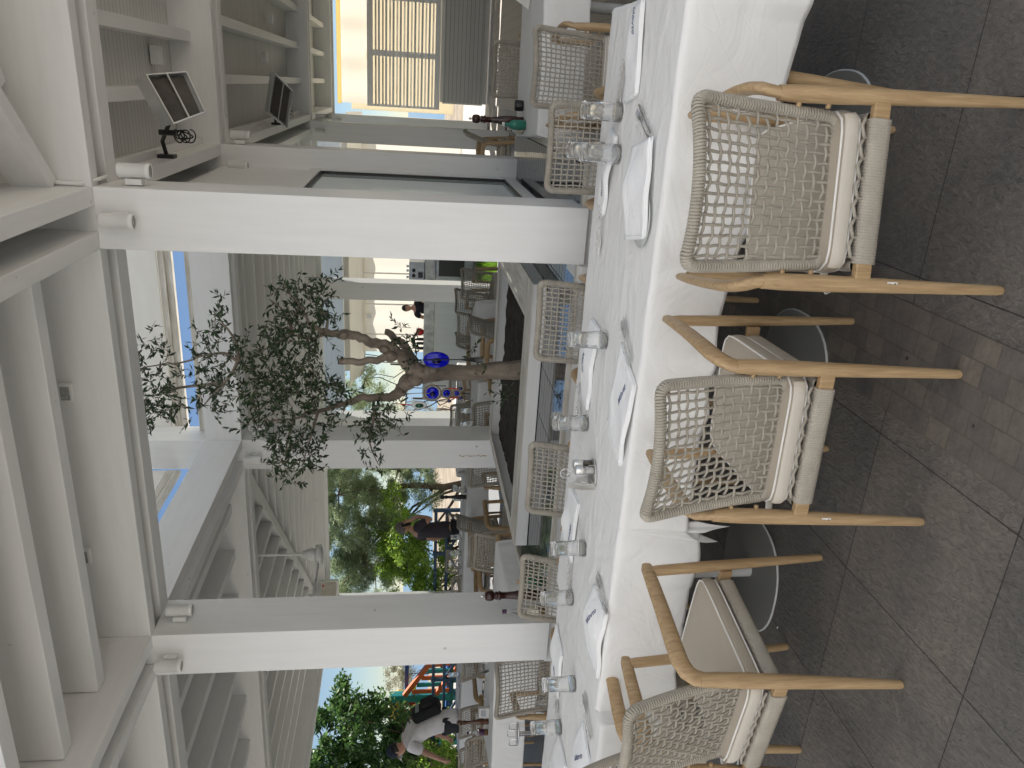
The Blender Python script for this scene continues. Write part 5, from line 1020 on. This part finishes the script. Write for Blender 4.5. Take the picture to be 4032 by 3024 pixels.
def pepper_mill(x, y, z, h, mt, label):
    s_ = h / .40; t = thing('pepper_mill', label, 'pepper mill', (x, y, z), 0)
    MB().lathe([(q[0] * s_, q[1] * s_) for q in [(0, 0), (.032, 0), (.033, .01), (.031, .03), (.034, .06), (.037, .10), (.034, .14), (.024, .20), (.020, .25), (.021, .28), (.028, .287), (.029, .295), (.021, .300), (.024, .306), (.027, .312), (.022, .318), (.020, .322)]], 28).build('mill_body', mt, t)
    MB().lathe([(q[0] * s_, q[1] * s_) for q in [(.020, .324), (.028, .330), (.031, .345), (.031, .36), (.027, .375), (.015, .382), (0, .384)]], 28).build('head', mt, t)
    MB().lathe([(q[0] * s_, q[1] * s_) for q in [(.005, .384), (.005, .39), (.009, .394), (.009, .402), (.003, .408), (0, .409)]], 14).build('finial', 'steel', t)
pepper_mill(-.215, 5.78, .755, .385, 'mill', 'tall dark pepper mill on the right hand table')
pepper_mill(-2.93, 3.935, .692, .40, 'mill', 'dark pepper mill on the pool rim rising behind the far chair beside the left column')
pepper_mill(-5.62, 5.62, .755, .31, 'brownmill', 'brown pepper mill on the left table in front of the man in white'); pepper_mill(-5.05, 8.9, .755, .36, 'black', 'black pepper mill on the long table beside the phone man')
def bottle(x, y, z, h, r_, body, cap, label, lab=None, name='oil_bottle', liquid=None):
    t = thing(name, label, 'bottle', (x, y, z)); MB().lathe([(0, 0), (r_, 0), (r_, h * .5), (r_ * .8, h * .6), (r_ * .36, h * .72), (r_ * .3, h * .92), (r_ * .34, h * .93), (0, h * .93)], 20).build('bottle_body', body, t); MB().lathe([(r_ * .42, h * .9), (r_ * .42, h), (0, h)], 14).build('cap', cap, t)
    if lab: MB().lathe([(r_ * 1.01, h * .15), (r_ * 1.01, h * .42)], 20).build('label_band', lab, t)
    if liquid: MB().lathe([(0, .004), (r_ * .93, .004), (r_ * .93, h * .25), (0, h * .25)], 16).build('liquid', liquid, t)
bottle(-.235, 5.66, .755, .165, .034, 'green_glass', 'piping', 'green glass oil bottle with white cap in front of the tall pepper mill', name='green_bottle')
bottle(-.27, 5.75, .755, .13, .028, 'glass', 'purple', 'small vinegar bottle with cream label beside the green bottle', 'label_w')
o = MB().lathe([(0, 0), (.036, 0), (.038, .01), (.038, .055), (.034, .06), (0, .06)], 24, (-.11, 5.84, .755)).build('candle_jar', 'black'); tag(o, 'small black jar on the right hand table', 'jar')
bottle(-3.055, 3.94, .692, .265, .032, 'glass', 'purple', 'clear oil bottle with purple cap beside the dark pepper mill', 'label_w', liquid='oil'); bottle(-2.87, 3.99, .681, .19, .027, 'dgreen', 'cork', 'dark green corked bottle behind the dark pepper mill', name='corked_bottle')
bottle(-5.75, 5.62, .755, .2, .03, 'glass', 'purple', 'clear oil bottle with purple cap on the left table', 'purple', liquid='oil'); bottle(-4.98, 8.95, .755, .2, .03, 'glass', 'black', 'clear bottle with black cap on the long table', 'piping')
for x, y, rz, l, l2 in [(.60, 5.8, 60, 'steel napkin holder at the right edge of the right hand table', 'crumpled paper napkins at the right edge of the right hand table'), (-5.1, 5.78, 40, 'steel condiment holder on the left table', 'paper napkins in the holder on the left table'), (-4.75, 9.15, 20, 'napkin holder right end of the long table', 'paper napkins at the right end of the long table'), (-6.3, 9.2, 20, 'napkin holder left of the phone man', 'paper napkins left of the phone man')]:
    t = thing('napkin_holder', l, 'napkin holder', (x, y, .755), R(rz)); MB().lathe([(0, 0), (.055, 0), (.06, .004), (0, .005)], 24).build('tray', 'steel', t); MB().tube([(-.05, 0, .004), (-.045, 0, .07), (-.02, 0, .08), (.02, 0, .08), (.03, 0, .004)], .003, 6).build('wire', 'chrome', t)
    paper_stack(x, y, .759, rz, l2, .10)
t = thing('condiment_box', 'grey menu block beside the brown pepper mill', 'condiment box', (-5.5, 5.62, .755), R(20)); MB().box(-.045, .045, -.03, .03, 0, .10).build('box', 'lightgrey', t, bevel=.004); MB().box(-.03, .03, -.0315, -.0305, .03, .08).build('panel', 'machine', t)
for x, y, l in [(-4.35, 5.35, 'folded napkin lying on the small corner table'), (-5.7, 9.25, 'folded napkin on the long table below the phone man'), (-8.1, 8.7, 'folded napkin on the table behind the man in white'), (-3.7, 8.3, 'folded napkin on the table behind the planter')]:
    q = MB().grid(lambda u, v: (.3 * (u - .5), .16 * (v - .5), .02 + .012 * math.sin(u * 6) * math.sin(v * 4)), 12, 8).build('napkin', 'napkin', thick=.004); q.location = (x, y, .755); q.rotation_euler = (0, 0, .2); tag(q, l, 'napkin', 'folded napkins on the far tables')
# chrome sunshade stand with three hoops
t = thing('chrome_stand', 'chrome pole stand with three wire hoops in front of the left table', 'stand', (-5.05, 4.9, 0)); MB().tube([(0, 0, 0), (0, 0, .60)], .02, 14).build('pole', 'chrome', t); MB().lathe([(0, .60), (.10, .60), (.115, .607), (.10, .615), (0, .615)], 24, squash=.6).build('top_plate', 'steel', t)
for a in (0, 120, 240):
    c_ = Vector((.085 * math.cos(R(a)), .055 * math.sin(R(a)), .61)); MB().tube([c_ + Vector((-.035, 0, 0)), c_ + Vector((-.035, 0, .055)), c_ + Vector((-.025, 0, .07)), c_ + Vector((.025, 0, .07)), c_ + Vector((.035, 0, .055)), c_ + Vector((.035, 0, 0))], .004, 8).build('hoop', 'chrome', t)
MB().lathe([(0, 0), (.2, 0), (.2, .012), (.02, .02), (0, .02)], 28).build('foot', 'steel', t)

for x, y, l, mt_, s_ in [(-2.055, 2.49, 'tiny pale crumb on the floor beside the pointed table base', 'paper', .006), (-.72, 2.12, 'small dark olive stone on the narrow sett band', 'black', .007), (-.80, 1.78, 'tiny dark speck on the narrow sett band near the camera', 'black', .005)]:
    o = MB().ell((0, 0, s_ * .5), s_, s_ * .6, s_ * .5, 8, 6).build('crumb', mt_); o.location = (x, y, .004); tag(o, l, 'crumb')
# ------------------------------------------------------------------ people
def skin_mesh(name, joints, edges, mt, parent, sub=2):
    me = bpy.data.meshes.new(name); me.from_pydata([j[0] for j in joints], edges, []); o = bpy.data.objects.new(name, me); C.objects.link(o)
    md = o.modifiers.new('skin', 'SKIN'); md.use_smooth_shade = True
    for i, j in enumerate(joints):
        r_ = j[1] if isinstance(j[1], tuple) else (j[1], j[1]); me.skin_vertices[0].data[i].radius = r_; me.skin_vertices[0].data[i].use_root = (i == 0)
    s_ = o.modifiers.new('sub', 'SUBSURF'); s_.levels = sub; s_.render_levels = sub
    bpy.context.view_layer.update(); nm = bpy.data.meshes.new_from_object(o.evaluated_get(bpy.context.evaluated_depsgraph_get()))
    bpy.data.objects.remove(o); nm.name = name; nm.materials.clear(); nm.materials.append(M[mt]); nm.polygons.foreach_set('use_smooth', [True] * len(nm.polygons))
    q = bpy.data.objects.new(name, nm); C.objects.link(q); q.parent = parent; return q
def head_mesh(m, c, yaw=0, pitch=0, s=1.0):
    Mx = Matrix.Translation(c) @ Matrix.Rotation(yaw, 4, 'Z') @ Matrix.Rotation(pitch, 4, 'X')
    V = []; F = []; n, mm = 28, 20
    for i in range(mm + 1):
        a = math.pi * i / mm; z = math.cos(a)
        for k_ in range(n):
            b = 2 * math.pi * k_ / n; x, y = math.sin(a) * math.cos(b), math.sin(a) * math.sin(b)
            X, Y_, Z = x * .074, y * .094, z * .118
            if Z < 0: f_ = 1 - .32 * (-z) ** 1.3; X *= f_; Y_ = Y_ * (1 - .22 * (-z)) + (.012 * -z)
            if y > .75 and -.45 < z < .12: # nose
                Y_ += .022 * max(0, 1 - abs(x) / .22) * max(0, 1 - abs(z + .18) / .30)
            if y > .6 and .02 < z < .25: Y_ -= .008 * max(0, 1 - abs(abs(x) - .38) / .25)
            if y > .7 and -.62 < z < -.42: Y_ += .006 * max(0, 1 - abs(x) / .35)
            V.append(Mx @ (Vector((X, Y_, Z)) * s))
    for i in range(mm):
        for k_ in range(n): F.append((i * n + k_, (i + 1) * n + k_, (i + 1) * n + (k_ + 1) % n, i * n + (k_ + 1) % n))
    m.add(V, F, True)
    for sx in (-1, 1): m.ell(Mx @ (Vector((sx * .078, -.006, -.008)) * s), .008 * s, .018 * s, .032 * s, 8, 6)
    return Mx
def face_bits(par, Mx, s=1.0):
    e = MB(); 
    for sx in (-1, 1): e.ell(Mx @ (Vector((sx * .029, .083, .012)) * s), .012 * s, .007 * s, .006 * s, 10, 6); e.ell(Mx @ (Vector((sx * .030, .087, .036)) * s), .019 * s, .005 * s, .0035 * s, 8, 5)
    e.build('eyes', 'hair', par); l = MB(); l.ell(Mx @ (Vector((0, .088, -.056)) * s), .022 * s, .006 * s, .006 * s, 10, 6); l.build('mouth', 'red', par)
def hair_cap(par, Mx, mt, s=1.0, lo=-.30, name='hair'):
    V = []; F = []; n, mm = 26, 14
    for i in range(mm + 1):
        a = math.pi * .62 * i / mm
        for k_ in range(n):
            b = 2 * math.pi * k_ / n; x, y, z = math.sin(a) * math.cos(b), math.sin(a) * math.sin(b), math.cos(a)
            lim = .34 if y > .35 else (-.05 if y > -.1 else lo)
            zz = max(z, lim); f_ = 1.09 if zz == z else 1.02; V.append(Mx @ (Vector((x * .076 * f_, y * .096 * f_, zz * .120 * (1.06 if zz == z else 1))) * s))
    for i in range(mm):
        for k_ in range(n): F.append((i * n + k_, (i + 1) * n + k_, (i + 1) * n + (k_ + 1) % n, i * n + (k_ + 1) % n))
    return MB().add(V, F, True).build(name, mt, par)
def hand(js, es, wrist, direction, normal, s=1.0, curl=.5, side=1):
    """five fingers grown from the wrist joint index; returns joints/edges extended"""
    w0 = len(js) - 1 if wrist is None else wrist; W_ = Vector(js[w0][0]); d = Vector(direction).normalized(); n_ = Vector(normal).normalized(); l = d.cross(n_).normalized() * side
    js.append((W_ + d * .045 * s, (.020 * s, .030 * s))); palm = len(js) - 1; es.append((w0, palm))
    js.append((W_ + d * .085 * s, (.013 * s, .034 * s))); kn = len(js) - 1; es.append((palm, kn))
    for i, (o_, L) in enumerate(((-.028, .07), (-.0095, .08), (.0095, .075), (.028, .058))):
        p = W_ + d * .095 * s + l * o_ * s; c1 = curl; prev = kn
        for j, fr in enumerate((.0, .45, .8, 1.0)):
            ang = c1 * fr * 1.6; q = p + (d * math.cos(ang * .6) + n_ * math.sin(ang)) * L * fr * s; js.append((q, .0085 * s)); es.append((prev, len(js) - 1)); prev = len(js) - 1
    tb = W_ + d * .035 * s - l * .03 * s; js.append((tb, .011 * s)); es.append((palm, len(js) - 1)); js.append((tb + (d * .8 - l * .6 + n_ * .4).normalized() * .045 * s, .0095 * s)); es.append((len(js) - 2, len(js) - 1))
# man on the phone, seen from behind three-quarter left
P1 = thing('person', 'man in charcoal tee holding a black phone to his ear beyond the long table', 'person', (-6.35, 10.2, 0), R(-38))
j = [((0, 0, .90), (.12, .085)), ((0, .0, 1.06), (.12, .085)), ((0, -.01, 1.22), (.15, .10)), ((0, -.01, 1.36), (.13, .085)), ((0, .01, 1.43), .055), ((0, .02, 1.50), .05),
     ((.09, 0, .84), (.085, .09)), ((.10, .03, .47), .058), ((.11, -.02, .08), .04), ((.12, .10, .03), (.04, .03)), ((-.09, 0, .84), (.085, .09)), ((-.11, .02, .47), .058), ((-.12, -.03, .08), .04), ((-.13, .09, .03), (.04, .03)),
     ((.19, -.01, 1.36), .055), ((.25, .08, 1.15), .043), ((.17, .15, 1.36), .034), ((.125, .10, 1.47), .026), ((-.19, -.01, 1.36), .055), ((-.27, -.05, 1.10), .042), ((-.34, .02, .90), .030)]
e = [(0, 1), (1, 2), (2, 3), (3, 4), (4, 5), (0, 6), (6, 7), (7, 8), (8, 9), (0, 10), (10, 11), (11, 12), (12, 13), (3, 14), (14, 15), (15, 16), (16, 17), (3, 18), (18, 19), (19, 20)]
hand(j, e, 17, (-.25, -.1, .9), (-.8, -.3, 0), .9, .5); hand(j, e, 20, (-.3, .2, -.9), (0, .8, -.2), .9, .4)
skin_mesh('body', j, e, 'skin', P1)
def shirt(par, js, es, mt, name='shirt'): return skin_mesh(name, js, es, mt, par)
shirt(P1, [((0, 0, .76), (.19, .145)), ((0, 0, 1.02), (.17, .13)), ((0, -.01, 1.22), (.17, .12)), ((0, -.01, 1.37), (.145, .10)), ((0, .0, 1.43), (.07, .07)), ((.195, -.01, 1.36), .07), ((.235, .05, 1.22), .066), ((-.195, -.01, 1.36), .07), ((-.245, -.04, 1.20), .064)], [(0, 1), (1, 2), (2, 3), (3, 4), (3, 5), (5, 6), (3, 7), (7, 8)], 'tee')
shirt(P1, [((0, 0, .92), (.165, .115)), ((.095, 0, .82), (.10, .105)), ((.10, .03, .47), .078), ((.11, -.02, .12), .062), ((-.095, 0, .82), (.10, .105)), ((-.11, .02, .47), .078), ((-.12, -.03, .12), .062)], [(0, 1), (1, 2), (2, 3), (0, 4), (4, 5), (5, 6)], 'trousers', 'trousers')
hm = MB(); Mx = head_mesh(hm, Vector((0, .04, 1.575)), R(-6), R(-6), .95); hd = hm.build('head', 'skin', P1); face_bits(hd, Mx, .95); hair_cap(hd, Mx, 'ghair', .96)
ph = MB().bar((.085, .08, 1.46), (.10, .04, 1.60), .065, .010, (1, 0, 0)).build('phone', 'black', None, bevel=.003)
ph.location = P1.location; ph.rotation_euler = P1.rotation_euler; tag(ph, 'black phone held to the ear of the man in the charcoal tee', 'phone')
# leaning man with cap
P2 = thing('person', 'man in white shirt and dark cap leaning over a table at the left', 'person', (-8.62, 8.67, 0), R(98)); P2.scale = (1.08, 1.08, 1.08)
j = [((0, 0, .92), (.12, .09)), ((0, .05, 1.07), (.12, .09)), ((0, .13, 1.22), (.13, .09)), ((0, .22, 1.34), (.105, .07)), ((0, .29, 1.40), .055), ((0, .34, 1.44), .05),
     ((.09, 0, .84), (.085, .09)), ((.10, .02, .47), .058), ((.11, -.03, .08), .04), ((.12, .09, .03), (.04, .03)), ((-.09, 0, .84), (.085, .09)), ((-.11, .04, .47), .058), ((-.12, .0, .08), .04), ((-.13, .12, .03), (.04, .03)),
     ((.19, .21, 1.33), .055), ((.23, .30, 1.08), .043), ((.20, .40, .88), .030), ((-.19, .21, 1.33), .055), ((-.22, .32, 1.10), .042), ((-.17, .46, .92), .030)]
e = [(0, 1), (1, 2), (2, 3), (3, 4), (4, 5), (0, 6), (6, 7), (7, 8), (8, 9), (0, 10), (10, 11), (11, 12), (12, 13), (3, 14), (14, 15), (15, 16), (3, 17), (17, 18), (18, 19)]
hand(j, e, 16, (0, .4, -.9), (-1, 0, 0), .9, .6); hand(j, e, 19, (0, .5, -.8), (1, 0, 0), .9, .6, -1)
skin_mesh('body', j, e, 'skin', P2)
shirt(P2, [((0, -.05, .66), (.185, .15)), ((0, .03, 1.03), (.17, .13)), ((0, .12, 1.22), (.175, .125)), ((0, .215, 1.345), (.165, .12)), ((0, .275, 1.395), (.10, .085)), ((.195, .21, 1.33), .078), ((.225, .27, 1.16), .082), ((-.195, .21, 1.33), .078), ((-.22, .27, 1.16), .08)], [(0, 1), (1, 2), (2, 3), (3, 4), (3, 5), (5, 6), (3, 7), (7, 8)], 'wshirt')
shirt(P2, [((0, 0, .84), (.12, .10)), ((.095, 0, .82), (.10, .105)), ((.10, .02, .47), .078), ((.11, -.03, .12), .062), ((-.095, 0, .82), (.10, .105)), ((-.11, .04, .47), .078), ((-.12, 0, .12), .062)], [(0, 1), (1, 2), (2, 3), (0, 4), (4, 5), (5, 6)], 'trousers', 'trousers')
hm = MB(); Mx = head_mesh(hm, Vector((0, .40, 1.50)), 0, R(-32), .98); hd = hm.build('head', 'skin', P2); face_bits(hd, Mx, .98); hair_cap(hd, Mx, 'hair', .98)
cp = hair_cap(P2, Mx @ Matrix.Translation((0, -.005, .022)), 'navycap', 1.06, .1, 'cap'); br = MB(); br.grid(lambda u, v: Mx @ Vector(((u - .5) * .15 * (1 - .25 * v), .075 + .095 * v, .055 - .012 * v - .9 * (u - .5) ** 2 * .08)), 10, 5); br.build('peak', 'eyewhite', cp, thick=.004)
bp = thing('backpack', 'black backpack on the back of the man in the white shirt', 'backpack', P2.location, R(98)); bp.scale = P2.scale
o = MB().box(-.13, .13, -.08, .08, -.21, .20).build('bag', 'bshirt', bp, bevel=.055); o.location = (.08, -.12, 1.13); o.rotation_euler = (R(-24), 0, R(6)); q = MB().box(-.095, .095, -.04, .04, -.13, .06).build('pocket', 'bshirt', o, bevel=.03); q.location = (0, -.10, -.03); q2 = MB().box(-.10, .10, -.083, -.0805, .07, .12).build('band', 'machine', o); MB().tube([(-.02, .0, 1.34), (-.02, -.06, 1.37), (.02, -.06, 1.37), (.02, .0, 1.34)], .006, 6).build('handle', 'black', bp)
# barman
P3 = thing('person', 'dark haired barman in a black shirt behind the marble bar', 'person', (-4.98, 17.8, .0), R(165))
j = [((0, 0, .90), (.15, .10)), ((0, 0, 1.06), (.14, .10)), ((0, 0, 1.2), (.16, .10)), ((0, 0, 1.32), (.14, .09)), ((0, .01, 1.39), .058), ((0, .01, 1.46), .052), ((.1, 0, .8), .09), ((.1, .02, .45), .06), ((.1, 0, .08), .04), ((-.1, 0, .8), .09), ((-.1, .02, .45), .06), ((-.1, 0, .08), .04), ((.2, 0, 1.31), .056), ((.25, .05, 1.1), .043), ((.2, .2, 1.0), .03), ((-.2, 0, 1.31), .056), ((-.25, .05, 1.1), .043), ((-.2, .2, 1.0), .03)]
e = [(0, 1), (1, 2), (2, 3), (3, 4), (4, 5), (0, 6), (6, 7), (7, 8), (0, 9), (9, 10), (10, 11), (3, 12), (12, 13), (13, 14), (3, 15), (15, 16), (16, 17)]
hand(j, e, 14, (-.1, .9, -.1), (0, 0, -1), .9, .5); hand(j, e, 17, (.1, .9, -.1), (0, 0, -1), .9, .5, -1)
skin_mesh('body', j, e, 'skin', P3)
shirt(P3, [((0, 0, .88), (.17, .125)), ((0, 0, 1.06), (.16, .12)), ((0, 0, 1.2), (.18, .12)), ((0, 0, 1.33), (.16, .10)), ((0, 0, 1.39), (.075, .07)), ((.205, 0, 1.31), .072), ((.24, .03, 1.18), .066), ((-.205, 0, 1.31), .072), ((-.24, .03, 1.18), .066)], [(0, 1), (1, 2), (2, 3), (3, 4), (3, 5), (5, 6), (3, 7), (7, 8)], 'bshirt')
MB().grid(lambda u, v: (.05 + .05 * u, .128, 1.2 + .03 * v), 2, 2).build('logo_patch', 'lightgrey', P3)
hm = MB(); Mx = head_mesh(hm, Vector((0, .02, 1.535)), R(6), R(-4), 1.0); hd = hm.build('head', 'skin', P3); face_bits(hd, Mx, 1.0); hair_cap(hd, Mx, 'hair', 1.02)
# woman in the right hall
P4 = thing('person', 'woman in black top with braided hair, mostly hidden by the column in the right hall', 'person', (-1.52, 14.6, 0), R(60))
j = [((0, 0, .88), (.14, .10)), ((0, 0, 1.02), (.12, .09)), ((0, 0, 1.16), (.13, .09)), ((0, 0, 1.27), (.11, .08)), ((0, .01, 1.35), .048), ((0, .01, 1.42), .043), ((.09, 0, .8), .085), ((.09, .02, .45), .055), ((.09, 0, .08), .036), ((-.09, 0, .8), .085), ((-.09, .02, .45), .055), ((-.09, 0, .08), .036), ((.165, 0, 1.27), .045), ((.2, .08, 1.07), .037), ((.1, .24, 1.02), .027), ((-.165, 0, 1.27), .045), ((-.2, .08, 1.07), .037), ((-.1, .24, 1.02), .027)]
e = [(0, 1), (1, 2), (2, 3), (3, 4), (4, 5), (0, 6), (6, 7), (7, 8), (0, 9), (9, 10), (10, 11), (3, 12), (12, 13), (13, 14), (3, 15), (15, 16), (16, 17)]
hand(j, e, 14, (-.5, .8, 0), (0, 0, -1), .85, .5); hand(j, e, 17, (.5, .8, 0), (0, 0, -1), .85, .5, -1)
skin_mesh('body', j, e, 'skin', P4)
shirt(P4, [((0, 0, .86), (.155, .12)), ((0, 0, 1.02), (.135, .105)), ((0, 0, 1.16), (.15, .105)), ((0, 0, 1.25), (.12, .09))], [(0, 1), (1, 2), (2, 3)], 'bshirt', 'top')
hm = MB(); Mx = head_mesh(hm, Vector((0, .02, 1.49)), 0, R(-8), .93); hd = hm.build('head', 'skin', P4); face_bits(hd, Mx, .93); hair_cap(hd, Mx, 'hair', .96, -.5); MB().tube([Mx @ Vector((0, -.09, -.03)), Mx @ Vector((0, -.12, -.12)), Mx @ Vector((.0, -.11, -.25))], [.022, .018, .008], 8).build('braid', 'hair', hd)
